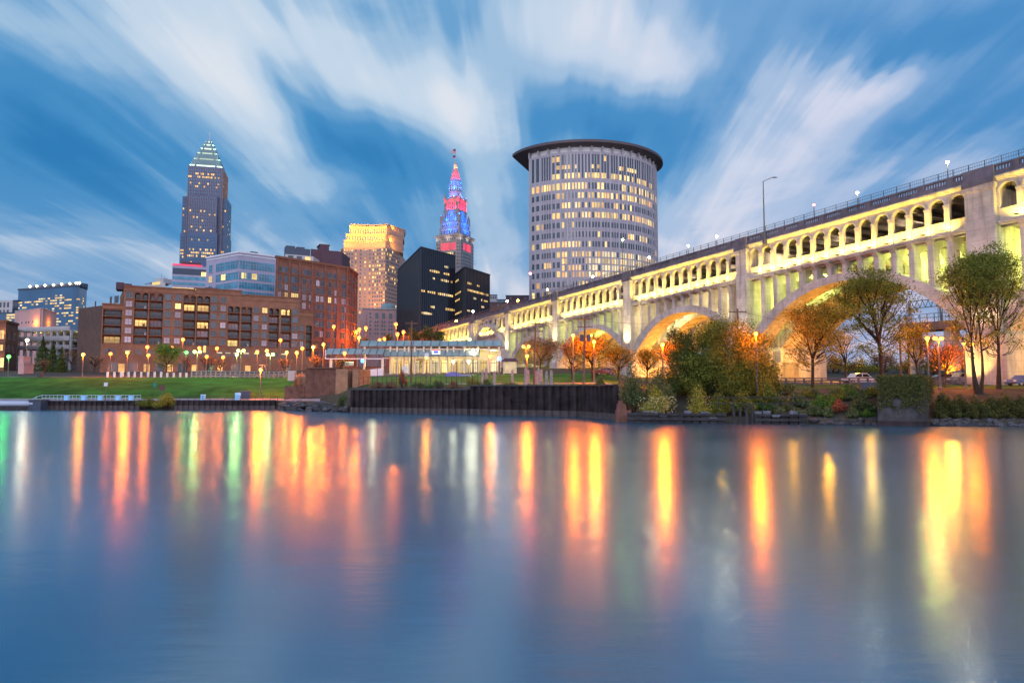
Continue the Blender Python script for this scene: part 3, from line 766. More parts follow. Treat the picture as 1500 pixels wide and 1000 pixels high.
# abutment wall under the last spans
mb = MB()
sbox(mb, 156.2, SEND, .52, 4, 0, -9.02, absz=4)
sbox(mb, SEND-6, SEND+1.5, -.6, 22, 0, -1.77, absz=4)
mb.build('abutment_wall', M['concrete'], bridge)
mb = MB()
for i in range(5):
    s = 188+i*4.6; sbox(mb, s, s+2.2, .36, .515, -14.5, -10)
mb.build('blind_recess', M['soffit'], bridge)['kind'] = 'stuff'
mb = MB()
for s in (184.5,): sbox(mb, s-1.2, s+1.2, -1.2, .5, 0, -1.78, absz=5)
mb.build('pilaster', M['concrete'], bridge)
# light inside the spandrels and floodlights on the ground
GREENISH = (.86,1,.20)
for si, (s0, s1, nb) in enumerate(spans[:5]):
    for f in (.1,.26,.74,.9):
        s = lerp(s0,s1,f); z = (table(arch_of[si],s)+ztop(s)-9)/2
        light('spandrel_lamp', bp(s,6.8,z), 2600 if si < 3 else 2000, GREENISH if si != 2 else (1,.82,.35), .3, bridge)
    s = lerp(s0,s1,.5); light('soffit_lamp', bp(s,6.8,17), 700, (1,.72,.2), .5, bridge)
for s, e, c in ((47.9,5000,(1,.84,.62)),(87.4,11000,(1,.80,.42)),(123.2,8000,(1,.76,.34)),(154.8,5500,(1,.72,.3)),(0,5500,(1,.84,.45))):
    light('pier_floodlight', bp(s,-4.5,max(gz(*bp(s,-4.5,0)[:2]),5)+6), e, c, .3, bridge, 'SPOT', R(75), bp(s,-.5,ztop(s)-12))
SOD = (1,.37,.015)
for s, w, e in ((12,11,8000),(24,3,4200),(36,10,8000),(56,8,7000),(67,12,7000),(79,5,7000),(96,8,4500),(106,12,4500),(116,8,3500),(-12,10,8000),(133,9,2200)):
    x, y, _ = bp(s,w,0); light('sodium_floodlight', (x,y,gz(x,y)+2.2), e, SOD, .5, bridge)
for s, w, e in ((14,-9,700),(30,-8,500),(60,-9,500)):
    x, y, _ = bp(s,w,0); light('sodium_floodlight', (x,y,gz(x,y)+4.5), e, SOD, .4, bridge)
for s in range(-12, 215, 14): light('lower_deck_fill', bt(s,9,-4.6), 800, (1,.78,.5), .3, bridge)  # added fill lights without fixtures, brighten the dark arcade openings
light('base_floodlight', bp(1.5,-4.2,6.3), 2600, (1,.62,.12), .3, bridge, 'SPOT', R(100), bp(1.5,0,10))
# mast and lamps on the deck
# ---------------------------------------------------------------- buildings
def bk(p, dd): k_ = 1+dd/p[1]; return (p[0]*k_, p[1]*k_)
class Face:
    def __init__(s, P, Q):
        s.P, s.Q = Vector(P), Vector(Q); s.L = (s.Q-s.P).length; s.d = (s.Q-s.P)/s.L; s.n = Vector((s.d.y,-s.d.x)); s.rz = math.atan2(s.d.y,s.d.x)
    def at(s, u, out=0.0): p = s.P + s.d*u + s.n*out; return p.x, p.y
    def u(s, px, z=20):      # where the bearing px meets the face
        k = (px-750)/F
        for _ in range(3):
            # X = k*(Y*CP+(z-H)*SP)
            c = k*(z-H)*SP; kk = k*CP
            t = (kk*s.P.y + c - s.P.x)/(s.d.x - kk*s.d.y)
        return t
    def D(s, px): return s.at(s.u(px))[1]
    def box(s, mb, u0, u1, o0, o1, z0, z1, mi=0):    # o = distance out of the face
        a, b, c, d = s.at(u0,o1), s.at(u1,o1), s.at(u1,o0), s.at(u0,o0); mb.prism([a,b,c,d], z0, z1, mi)
def pp(px, D, z=20): return (xat(px,D,z), D)
WM = {}
def wmesh(w, h, m, t=.12):
    k_ = (round(w,1), round(h,1), m, t)
    if k_ not in WM:
        mb = MB(); mb.box(-w/2,w/2,-t,.02,-h/2,h/2); WM[k_] = mb.mesh('window', M[m])
    return WM[k_]
def windows(par, items, name='window', t=.12, cap=100):
    """items (face,u,z,w,h,material): the first hundred are parts of their own, the rest one part"""
    order = sorted(range(len(items)), key=lambda i: (0 if items[i][5] not in ('glass','black_glass','teal','blueglass') else 1, -items[i][3]*items[i][4]))
    for i in order[:cap]:
        f, u, z, w, h, m = items[i]; x, y = f.at(u)
        put(wmesh(w,h,m,t), name, par, (x,y,z), f.rz)
    if len(order) > cap:
        mb = MB(); ms = []
        for i in order[cap:]:
            f, u, z, w, h, m = items[i]
            if m not in ms: ms.append(m)
            f.box(mb, u-w/2, u+w/2, -.02, t, z-h/2, z+h/2, ms.index(m))
        tag(mb.build(name, [M[x] for x in ms], par), kind='stuff')
FW = {}
def framed(par, f, u, z, w, h, m, frame='frame', mull=1, trans=True):
    """window with a frame, a mullion, a sill and its glass as a sub-part"""
    k_ = (round(w,1), round(h,1), frame, mull)
    if k_ not in FW:
        mb = MB(); b = .13
        mb.box(-w/2-b,-w/2,-.14,.0,-h/2-b,h/2+b); mb.box(w/2,w/2+b,-.14,0,-h/2-b,h/2+b)
        mb.box(-w/2,w/2,-.14,0,h/2,h/2+b); mb.box(-w/2-.25,w/2+.25,-.3,0,-h/2-b-.1,-h/2)
        for i in range(mull): x = -w/2+w*(i+1)/(mull+1); mb.box(x-.05,x+.05,-.12,0,-h/2,h/2)
        if trans: mb.box(-w/2,w/2,-.11,0,.02,.1)
        FW[k_] = mb.mesh('window', M[frame])
    pk = (k_[0], k_[1], 'pane', m)
    if pk not in FW:
        mb = MB(); mb.box(-w/2,w/2,-.07,.0,-h/2,h/2); FW[pk] = mb.mesh('pane', M[m])
    x, y = f.at(u); o = put(FW[k_], 'window', par, (x,y,z), f.rz); sub(FW[pk], 'pane', o)
def gbase(pts): return min(gz(*p) for p in pts) - 1.5
def winmat(r, plit=.1, pcur=.25):
    x = r.random()
    return ('warm1' if x < plit*.6 else 'warm2' if x < plit else 'curtain' if x < plit+pcur else 'glass')

# ---- red brick apartment block with balconies
r = random.Random(5)
A, B = pp(148,212), pp(458,241)
af = Face(A, B); base = 6
apt = thing('apartment_block', (*af.at(af.L*.45), gz(*af.at(af.L*.45))), 'long red-brown brick apartment block with stacked balconies above the lawn', 'apartment block')
U = lambda px: af.u(px)
secs = [(148,179,zat(447,214)),(179,282.5,zat(421,217)),(282.5,352,zat(424.5,226)),(352,439,zat(434.5,233)),(439,458,zat(457.5,240))]
DEP = 2.3
sideW = (Vector(pp(113,223))-Vector(A)).normalized(); 
wall = MB(); trim = MB(); roofm = MB()
for i, (a, b, zt) in enumerate(secs):
    p0, p1 = Vector(af.at(U(a),-DEP)), Vector(af.at(U(b),-DEP))
    if i == 0: q0 = Vector(pp(113,223)); q1 = p1 - af.n*14; p0 = Vector(A)+sideW*.0 - af.n*DEP
    else: q0, q1 = p0 - af.n*20 + sideW*6*(i==1), p1 - af.n*20
    if i == 0: wing = MB(); wing.prism([tuple(p0),tuple(p1),tuple(q1),tuple(q0+(q1-p1)*.9),tuple(q0)], base, zt)
    else: wall.prism([tuple(p0),tuple(p1),tuple(q1),tuple(q0)], base, zt, 0)
    af.box(trim, U(a)-.12, U(b)+.12, -.4, .22, zt-.02, zt+.45)
    af.box(trim, U(a), U(b), -.1, .12, zt-1.55, zt-1.35)
    # parapet returns
    for e in (a, b): af.box(trim, U(e)-.15, U(e)+.15, -12, .0, zt-.02, zt+.4)
FZ = [34.0-2.83*k for k in range(6)]
BAL = [(149.5,177,2,5,0),(195,215,0,5,1),(217,237,0,5,1),(267,285,0,5,1),(287,306,0,5,1),(333,350,1,5,1),(352.6,368,1,5,1),(393,408,1,5,1),(411,426,1,5,1),(448,456.5,3,6,0)]
PIT = 2.83
# front layer: brick piers between the balcony bays, spandrels inside them
def zroof(px):
    for a, b, zt in secs:
        if a <= px <= b: return zt
    return secs[-1][2]
edges = [148]+[e for b in BAL for e in b[:2]]+[458]
for a, b in zip(edges[0::2], edges[1::2]):
    cuts = [a]+[s[1] for s in secs if a < s[1] < b]+[b]
    for c, d in zip(cuts, cuts[1:]): af.box(wall, U(c), U(d), -DEP-.01, 0, base, zroof((c+d)/2)-.03)
slabm, railm, doorm = {}, {}, {}
for (a, b, k0, k1, arch) in BAL:
    ua, ub = U(a), U(b); w = ub-ua
    n = int(k1)
    zb = 34.0-PIT*min(k1,5.5)-PIT/2 if k1 < 6 else 34-PIT*6.4
    af.box(wall, ua, ub, -DEP-.01, -.001, base, zb)
    ztop_o = FZ[0]-PIT*k0+PIT/2-.35
    af.box(wall, ua, ub, -DEP-.01, -.001, ztop_o, zroof((a+b)/2)-.04)
    kk = [k0+i for i in range(0, 7) if k0+i <= min(k1,5)] if k1 < 6 else [3,4,5,6]
    for k_ in kk:
        zf = 34.0-PIT*k_-PIT/2
        bal = MB(); af.box(bal, ua+.01, ub-.01, -DEP, .14, zf-.02, zf+.20)
        if arch and k_ == kk[0]:      # two arched openings under the eaves
            um = (ua+ub)/2; af.box(bal, um-.3, um+.3, -.4, .05, zf+.2, zf+PIT-.36)
            for e0, e1 in ((ua,um-.3),(um+.3,ub)):
                cc = (e0+e1)/2; rr = (e1-e0)/2
                for j in range(8):
                    t0, t1 = math.pi*j/8, math.pi*(j+1)/8; x0, x1 = cc-rr*math.cos(t0), cc-rr*math.cos(t1)
                    af.box(bal, x0, x1, -.4, .03, zf+PIT-.9+rr*.75*min(math.sin(t0),math.sin(t1))-.15, zf+PIT-.36)
        o = bal.build('balcony', M['brick_trim'], apt)
        rl = MB()
        for zq in (zf+.30, zf+1.16): af.box(rl, ua+.02, ub-.02, .02, .08, zq, zq+.07)
        x = ua+.1
        while x < ub-.05: af.box(rl, x, x+.045, .03, .07, zf+.37, zf+1.16); x += .2
        rl.build('railing', M['rail'], o)
        dm = winmat(r, .05, .22); d0 = ua+w*.06; 
        dr = MB(); af.box(dr, d0, d0+w*.86, -DEP-.02, -DEP+.06, zf+.2, zf+2.3); dr.build('glass_door', M[dm], o)
        dr = MB()
        for j in range(4): x = d0+w*.86*j/3; af.box(dr, x-.06, x+.06, -DEP, -DEP+.1, zf+.2, zf+2.38)
        af.box(dr, d0, d0+w*.86, -DEP, -DEP+.1, zf+2.3, zf+2.4); dr.build('door_frame', M['frame'], o)
        if r.random() < .3:
            ch = MB(); x = ua+w*r.uniform(.6,.85); af.box(ch, x, x+.5, -1.2, -.7, zf+.2, zf+.65); af.box(ch, x, x+.5, -1.2, -1.12, zf+.65, zf+1.1)
            ch.build('patio_chair', M['white' if r.random()<.4 else 'rail'], o)
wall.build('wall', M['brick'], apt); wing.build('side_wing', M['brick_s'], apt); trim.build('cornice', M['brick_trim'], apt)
for px, k0, k1, w in ((187,0,5,1.75),(244,0,5,1.6),(259,0,5,1.6),(312,0,5,1.6),(325.5,0,5,1.6),(374,1,5,1.6),(386.6,1,5,1.6),(431.5,1,5,1.7),(441.5,3,5,1.0)):
    for k_ in range(k0, k1+1): framed(apt, af, U(px), 34.0-PIT*k_+.05, w, 1.75, winmat(r, .13, .35) if k_ else 'glass')
# side wall windows of the upper block
sf = Face(pp(155,222.6), af.at(U(179)-.02,-DEP+.0))
for u_ in (.22,.5,.62): 
    for k_ in range(2): framed(apt, sf, sf.L*u_, 33.2-3.1*k_, .9, 2.0, 'glass')
# rooftop plant rooms
mb = MB(); af.box(mb, U(164), U(176), -14, -8, zat(421,217), zat(414,222)); af.box(mb, U(176), U(188), -13, -7, zat(421,217), zat(416,222)); af.box(mb, U(300), U(318), -15, -9, zat(425,226), zat(420,232)); af.box(mb,U(133),U(134.6),-9,-8,zat(447,214),zat(440,216)); mb.build('plant_room', M['maroon'], apt)
# garage level: dark openings with strip lights
gm = MB(); lm = MB()
for px in (152,160,183,199,215,229,247,262,276,297,318,330,342,357,372,399,412):
    u0 = U(px); af.box(gm, u0, u0+1.9, -.6, .03, 15.1, 16.9)
    if r.random() < .75: af.box(lm, u0+.1, u0+1.7, .031, .12, 16.2, 16.45)
gm.build('garage_opening', M['soffit'], apt)['kind'] = 'stuff'; o = lm.build('strip_light', M['paleLit'], apt); o['kind'] = 'stuff'
mb = MB(); 
for px in (160,190,228,262,300,340,380,415): af.box(mb, U(px), U(px)+2.6, -.3, .05, 9.2, 12.6)
mb.build('shop_front', M['glass'], apt)['kind'] = 'stuff'
mb = MB()
for px in (175,212,246,282,320,360): af.box(mb, U(px), U(px)+1.7, -.3, .06, 9.2, 12.2)
mb.build('added_glow_front', M['warm3'], apt)['kind'] = 'stuff'  # glowing fronts added to stand in for lamp glow along the podium
mb = MB(); f_ = [U(298),U(302),zat(500,224)]; af.box(mb, f_[0], f_[1], .02, .3, zat(516,224), zat(506,224)); mb.build('lit_entrance', M['warm2'], apt)

# ---- brown brick warehouse block behind it
A, B, Cc = pp(402,262), pp(508,286), pp(521.5,303)
bf, bs = Face(A,B), Face(B,Cc)
bb = thing('warehouse_block', (*bf.at(bf.L/2), gz(*bf.at(bf.L/2))), 'tall brown brick warehouse block with arched top-floor windows', 'brick building')
zt0 = zat(376.5,263)
mb = MB(); mb.prism([A,B,Cc,(Cc[0]-25,Cc[1]+30),(A[0]-6,A[1]+28)], 7, zt0-.6); mb.build('wall', M['brick_d'], bb)
mb = MB()
for f_ in (bf,bs):
    f_.box(mb, -.3 if f_ is bf else .6, f_.L+.3, -1, .55, zt0-.6, zt0+.35); mb.build('cornice', M['brick_trim'], bb); mb = MB(); f_.box(mb, 0, f_.L, -.3, .3, zt0-1.5, zt0-1.2); f_.box(mb, 0, f_.L, -.3, .25, 42.6, 42.9); f_.box(mb, 0, f_.L, -.2, .3, 23.2, 23.6)
    f_.box(mb, 0, f_.L, -.2, .2, 48.9, 49.15)
    mb.build('string_course', M['brick_trim'], bb)['kind'] = 'stuff'; mb = MB()
mb = MB()
for px in (403,421,436.5,455,474,493,506.5): bf.box(mb, bf.u(px)-.45, bf.u(px)+.45, -.2, .28, 8, zt0-.62)
for q in (.02,.36,.68,.98): bs.box(mb, bs.L*q-.4, bs.L*q+.4, -.2, .28, 8, zt0-.62)
mb.build('pilaster', M['brick_d'], bb)['kind'] = 'stuff'
rowz = [47.3,43.9,40.8,37.4,34.0,30.6,26.6,22.0,18.2,13.5]
topc = [435,462,488,537,572,620,646,670,717,752,795,820,843,866,907]
colc = [434,487,535,562,618,668,717,750,806,853,905,930]
def archwin(par, f_, u, z, w, h, m):
    k_ = ('arch',round(w,1),round(h,1))
    n = 8
    arc = [(-w/2,-h/2),(w/2,-h/2)]+[(w/2*math.cos(math.pi*i/n), h/2-w/2+w/2*math.sin(math.pi*i/n)) for i in range(n+1)]
    if k_ not in FW:
        mb = MB()
        for (x0,z0),(x1,z1) in zip(arc, arc[1:]+arc[:1]):
            o_ = 1.18; mb.hexa([(x0,-.13,z0),(x1,-.13,z1),(x1,0,z1),(x0,0,z0),(x0*o_,-.13,z0*o_),(x1*o_,-.13,z1*o_),(x1*o_,0,z1*o_),(x0*o_,0,z0*o_)])
        mb.box(-.05,.05,-.11,0,-h/2,h/2); FW[k_] = mb.mesh('window', M['frame'])
    pk = ('archpane',round(w,1),round(h,1),m)
    if pk not in FW:
        mb = MB(); b_ = len(mb.v)
        mb.poly([(x,-.07,z_) for x, z_ in arc]); FW[pk] = mb.mesh('pane', M[m])
    x, y = f_.at(u); o = put(FW[k_], 'window', par, (x,y,z), f_.rz); sub(FW[pk], 'pane', o)
for c in topc: archwin(bb, bf, bf.u(320+c/5), 51.0, 1.15, 2.1, 'glass')
for ri, z in enumerate(rowz):
    for ci, c in enumerate(colc):
        px = 320+c/5
        if z < zroof(px)-1 and px < 440: continue
        m = 'glass'
        if ri == 2: m = ('curtain' if ci not in (1,2,3,8) else ('warm1' if ci==1 else 'warm2')) if ci < 10 else 'curtain'
        elif r.random() < .05: m = 'curtain'
        if ri == 0 and ci not in (2,3): archwin(bb, bf, bf.u(px), z, 1.5, 2.4, m)
        else: framed(bb, bf, bf.u(px), z, 1.45, 2.3 if ri < 8 else 2.9, m)
for ri, z in enumerate([51]+rowz):
    for q in (.12,.26,.45,.58,.76,.9):
        framed(bb, bs, bs.L*q, z, 1.2, 2.2, 'glass' if r.random() < .94 else 'curtain')

# ---- pale office with teal window bands
A, B, Cc = pp(298,314), pp(346,300), pp(401.5,311)
f1, f2 = Face(A,B), Face(B,Cc)
ob = thing('office_building', (*B, gz(*B)), 'pale lilac office with teal ribbon windows behind the brick apartments', 'office')
zt0 = zat(370,300)
mb = MB(); mb.prism([A,B,Cc,(Cc[0]-4,Cc[1]+30),(A[0]+4,A[1]+26)], 8, zt0); mb.build('wall', M['lilac'], ob)
for f_ in (f1,f2): mb = MB(); f_.box(mb, .35 if f_ is f2 else -.2, f_.L+.2, -.6, .35, zt0, zt0+.7); f_.box(mb, 0, f_.L, -.2, .22, zt0-1.2, zt0-.8); mb.build('cornice', M['white'], ob)
mb = MB(); f2.box(mb, f2.L*.42, f2.L*.6, -9, -5, zt0, zt0+2.3); mb.build('plant_room', M['slate'], ob)
for k_, (y0, y1) in enumerate(((381,393),(398,408.5),(412.5,421.5),(426,434),(438,446))):
    z0, z1 = zat(y1,300), zat(y0,300)
    for f_, ua, ub in ((f1,f1.u(313),f1.L-.25),(f2,.25,f2.u(399))):
        mb = MB(); f_.box(mb, ua, ub, -.05, .10, z0, z1); rb = mb.build('ribbon_window', M['teal'], ob)
        mu = MB(); x = ua
        while x <= ub: f_.box(mu, x-.06, x+.06, .09, .18, z0, z1); x += 1.25
        f_.box(mu, ua, ub, .09, .17, lerp(z0,z1,.62), lerp(z0,z1,.62)+.12); mu.build('mullion', M['lilac'], rb)
    if k_ < 4: 
        framed(ob, f1, f1.u(305), (z0+z1)/2, 2.6, z1-z0-.3, 'warm2' if k_ == 1 else 'teal', 'lilac')
z0, z1 = zat(408.5,300), zat(398,300)
for f_, px, w in ((f1,324,3.2),(f2,342+14,.9),(f2,343+25,1.4),(f2,372,.8),(f2,352,1.0)):
    mb = MB(); u_ = f_.u(px); f_.box(mb, u_-w/2, u_+w/2, .05, .14, z0+.4, z1-.2); mb.build('lit_window', M['warm2'], ob)

# ---- flat glass office with a red lit roof edge
A, B = pp(247.5,420), pp(300,428); f_ = Face(A,B); base_ = gz(*A)
gb = thing('office_building', (*f_.at(f_.L/2), base_), 'low blue glass office with a glowing red roof edge below the tallest tower', 'office')
zt0 = zat(388,420); mb = MB(); mb.prism([A,B,(B[0],B[1]+25),(A[0]+6,A[1]+25)], 8, zt0); mb.build('wall', M['lilac'], gb)
for (y0,y1,m) in ((404,408.5,'teal'),(412.5,416.5,'teal'),(420.5,423.5,'warm2'),(427,432,'teal'),(392,401,'slate')):
    mb = MB(); f_.box(mb, .3, f_.L-.3, -.05, .12, zat(y1,420), zat(y0,420)); mb.build('ribbon_window', M[m], gb)
mb = MB(); f_.box(mb, 0, f_.L*.84, -1, .3, zt0, zt0+.9); mb.build('red_light_strip', mat('red_lit_strip',(.5,.05,.08),.5,emit=(1,.05,.13),estr=1.1), gb)
mb = MB(); f_.box(mb, f_.L*.24, f_.L*.8, -10, -2, zt0+.002, zat(383,424)); mb.build('plant_room', M['maroon'], gb)
mb = MB(); f_.box(mb, f_.L*.82, f_.L*.98, .13, .3, zat(402,420), zat(396,420)); mb.build('lit_window', M['warm2'], gb)

# ---- dark rooftops behind the warehouse
A, B = pp(414,330), pp(456,336); f_ = Face(A,B)
o = thing('rooftop_block', (*f_.at(8), gz(*A)), 'slate blue roof block rising behind the brown warehouse', 'building')
mb = MB(); mb.prism([A,B,(B[0],B[1]+18),(A[0],A[1]+18)], 10, zat(372,330)); mb.build('wall', M['pale'], o)
mb = MB(); f_.box(mb, f_.L*.05, f_.L*.9, -8, -1, zat(372,330)+.01, zat(362,331)); f_.box(mb, f_.L*.05, f_.L*.36, -7.5, -1.5, zat(362,331)+.01, zat(359,331)); f_.box(mb, f_.L*.42, f_.L*.7, -7.5, -1.5, zat(362,331)+.01, zat(359.5,331)); mb.build('plant_room', M['slate'], o)
windows(o, [(f_,f_.L*q,zat(376.5,330),2.5,2.0,'glass' if q < .7 else 'warm2') for q in (.2,.5,.8)])
A, B = pp(452,345), pp(498,352); f_ = Face(A,B)
o = thing('rooftop_block', (*f_.at(8), gz(*A)), 'plain maroon block wall between the warehouse roof and the gold lit tower', 'building')
mb = MB(); mb.prism([A,B,(B[0],B[1]+18),(A[0],A[1]+18)], 10, zat(364.5,345)); f_.box(mb, f_.L*.3, f_.L*.58, -8, .2, 10, zat(357.5,345)); mb.build('wall', M['maroon'], o)
mb = MB(); f_.box(mb, f_.L*.27, f_.L*.61, -8.2, .3, zat(357.5,345)+.002, zat(357.5,345)+.5); mb.build('coping', M['canopy'], o)

# ---- the tallest tower with stepped lit pyramid
r = random.Random(2)
D = 800; cx, base_ = xat(301,D+28,150), 22
kt = thing('skyscraper', (cx, D+28, base_), 'tallest dark granite skyscraper with a stepped green-white lit pyramid top', 'skyscraper')
ROT = R(14)
def ring(hx, hy): 
    out_ = []
    for a, b in ((-1,-1),(1,-1),(1,1),(-1,1)):
        x, y = a*hx, b*hy; out_.append((cx+x*math.cos(ROT)-y*math.sin(ROT), D+28+x*math.sin(ROT)+y*math.cos(ROT)))
    return out_
SC = .828
def zk(py): return zat(py, D)
body, crown, strips = MB(), MB(), MB()
hwM, hwS = 19.5, 25.2
body.prism(ring(hwM,hwM), base_, zk(240.5)); 
q = ring(hwS,hwS*.62); body.prism(q, base_, zk(285)); q = ring(hwS*.62,hwS); body.prism(q, base_, zk(285)+.3)
q = ring(hwS+.9,hwS*.66); body.prism(q, base_, zk(340)); q = ring(hwS*.66,hwS+.9); body.prism(q, base_, zk(340)+.3)
body.build('wall', M['granite'], kt)
fins = MB()
def facesof(pts): return [Face(pts[i],pts[(i+1)%4]) for i in range(4)]
FF = facesof(ring(hwM,hwM))[0]; F2 = facesof(ring(hwS*.62,hwS))[0]; FR = facesof(ring(hwS,hwS*.62))[1]; FR2 = facesof(ring(hwM,hwM))[1]
for f_, zt_ in ((F2,zk(286)),(FF,zk(242)),(FR2,zk(242))):
    x = .5
    while x < f_.L: f_.box(fins, x-.16, x+.16, 0, .5, 40, zt_); x += 1.95
fins.build('mullion', M['granite_pink'], kt)['kind'] = 'stuff'
SW = facesof(ring(hwS,hwS*.62))[0]; SW3 = facesof(ring(hwS+.9,hwS*.66))[0]; F3 = facesof(ring(hwS*.66,hwS+.9))[0]; FR3 = facesof(ring(hwS+.9,hwS*.66))[1]
its = []
z = zk(247)
row = 0
rowsp = {}
while z > 135:
    py = HZ - (z-H)/D*F
    for f_ in ((FF,FR2) if py < 285 else (F2,FR,SW) if py < 339 else (F3,FR3,SW3)):
        x = 1.47
        while x < f_.L-1:
            pl = .015
            if 246 < py < 253: pl = .5
            elif 258 < py < 266: pl = .3
            elif 334 < py < 339: pl = .55
            elif 360 < py < 374: pl = .6
            elif 296 < py < 350: pl = .10
            if f_ in (FR,FR2,FR3): pl *= .4
            if f_ in (SW,SW3) and 5.0 < x < f_.L-9.5: x += 1.95; continue
            if r.random() < pl: its.append((f_,x,z,1.4,2.1,r.choice(('warm1','warm1','paleLit','warm3'))))
            elif row % 1 == 0: its.append((f_,x,z,1.5,2.2,'blueglass'))
            x += 1.95
    z -= 3.9; row += 1
windows(kt, its, t=.3)
steps = [(240.3,16.6),(231.5,16.0),(226.5,13.6),(218,12.9),(213,9.6),(206.5,8.8),(203,6.0),(199.5,4.6),(196,1.6)]
prevh = None
lv = [(240.3,229,17.6,15.6),(229,219,13.9,12.2),(219,211,10.6,9.1),(211,204,7.7,6.2),(204,198.5,5.0,3.6),(198.5,195,2.6,.8)]
for (ya,yb,h0,h1) in lv:
    crown.frus(cx, D+28, zk(ya)+.01, zk(yb), h0, h0, h1, h1, 0, ROT)
    s_ = MB(); s_.frus(cx, D+28, zk(ya)+.2, zk(ya)+2.0, h0+.35, h0+.35, h0+.30, h0+.30, 0, ROT); s_.build('light_strip', M['greenlit'], kt)
    for a in range(4):
        an = ROT+a*math.pi/2+R(45); light('crown_floodlight', (cx+math.cos(an)*h0*1.45, D+28+math.sin(an)*h0*1.45, zk(ya)+.5), 5200, (.5,1,.72), 1, kt, 'SPOT', R(120), (cx, D+28, zk(ya)+9))
        for off in (-.5,.5):
            for sgn in (1,):
                f_ = Vector((math.cos(ROT+a*math.pi/2), math.sin(ROT+a*math.pi/2))); g_ = Vector((-f_.y,f_.x)); p = Vector((cx,D+28))+f_*h0*1.02+g_*off*h0*1.3
                s_ = MB(); s_.frus(p.x,p.y,zk(ya),zk(ya)+3.4,1.2,1.2,.3,.3,0,ROT); s_.build('gablet', M['crown_stone'], kt)
crown.build('pyramid_crown', M['crown_stone'], kt)
mb = MB(); mb.tube((cx,D+28,zk(195)-2),(cx,D+28,zk(181)),.55,.2,8); mb.build('spire', M['pale'], kt)
mb = MB(); mb.lathe([(.1,zk(196.5)),(1.1,zk(196)),(1.1,zk(195)),(.1,zk(194.6))],cx,D+28,8); mb.build('beacon', M['redlit'], kt)

# ---- gold lit postmodern tower
D = 640; G = lambda py: zat(py, D)
A, B = pp(502,D,100), pp(564,D-2,100)
gt_ = thing('office_tower', (*((Vector(A)+Vector(B))/2), 20), 'rose granite office tower with a golden floodlit stepped crown', 'office tower')
Cc = pp(584.5,D+24,100); A0 = pp(497,D+8,100)
nF = 9
front = []
for i in range(nF+1):      # slightly hollow front
    t = i/nF; p = Vector(A).lerp(Vector(B), t); q_ = 4.5*(1-(2*t-1)**2); front.append((p.x, p.y+q_))
mb = MB(); mb.prism([A0]+front+[Cc,(Cc[0],D+60),(A0[0],D+60)], 15, G(363)); mb.build('wall', M['granite_pink'], gt_)
its = []
fs = [Face(front[i],front[i+1]) for i in range(nF)]
fright = Face(B,Cc); fleft = Face(A0,A)
z = G(366); row = 0
while z > 70:
    pl = .12; py = HZ-(z-H)/D*F
    if py < 382: pl = .45
    elif py < 402: pl = .6
    elif py < 418: pl = .38
    elif py < 440: pl = .2
    elif py < 449: pl = .1
    for f_ in fs+[fright,fleft]:
        n = max(1,int(f_.L/2.3)); 
        for i in range(n):
            u_ = (i+.5)*f_.L/n
            its.append((f_,u_,z,1.35,1.9,r.choice(('warm1','warm2','warm3')) if r.random() < pl*(.6 if f_ is fright else 1) else 'glass'))
    z -= 3.7; row += 1
windows(gt_, its, t=.15)
mb = MB(); cg = MB()
def tier(y0, y1, pxl, pxr, inset, colon, deep=24):
    a, b = pp(pxl,D+inset,120), pp(pxr,D+inset,120); z0, z1 = G(y0), G(y1)
    n = 8; pts = []
    for i in range(n+1):
        t = i/n; p = Vector(a).lerp(Vector(b), t); pts.append((p.x, p.y+3.5*(1-(2*t-1)**2)))
    pts += [(b[0]+13, b[1]+deep), (b[0]+10,b[1]+deep+20), (a[0]-2, b[1]+deep+20)]
    mb.prism(pts, z0, z1)
    mb.prism([(x,y-.5) for x,y in pts[:n+1]]+[(x+.4,y) for x,y in pts[n+1:]], z1+.005, z1+1.0)
    if colon:
        for (p, q_) in zip(pts[:n],pts[1:n+1]):
            f_ = Face(p,q_)
            for j in range(2): f_.box(cg, f_.L*(j+.3)/2, f_.L*(j+.7)/2, -.05, .25, z0+1.2, z1-1.4)
tier(363,353,503,564,1.0,False); tier(353,342,506,564,4,True); tier(342,329,511,566,8,True); tier(329,326,513,567,9.5,False)
mb.build('stepped_crown', M['granite_pink'], gt_); cg.build('crown_opening', M['glass'], gt_)['kind'] = 'stuff'
GOLD = (1,.46,.03)
for (py, pxs, inset, e) in ((362,(500,506,516,527,538,549,560,568,578),-4,15000),(352,(506,514,524,534,544,554,563,572),0,22000),(341,(511,518,528,539,550,560,568),3,26000),(331,(508,575),4,14000)):
    for px in pxs:
        dd = inset + (12 if px > 566 else 0); p = pp(px,D+dd-3,120); light('crown_floodlight', (p[0],p[1],G(py)+1), e*.5, GOLD, .6, gt_, 'SPOT', R(130), (p[0]+1,p[1]+7,G(py)+7))
for px in (512,528,545,560):
    p = pp(px,D-34,60); light('facade_floodlight', (p[0],p[1],52), 60000, (1,.42,.10), 1.5, gt_, 'SPOT', R(70), (p[0]+3,p[1]+34,120))
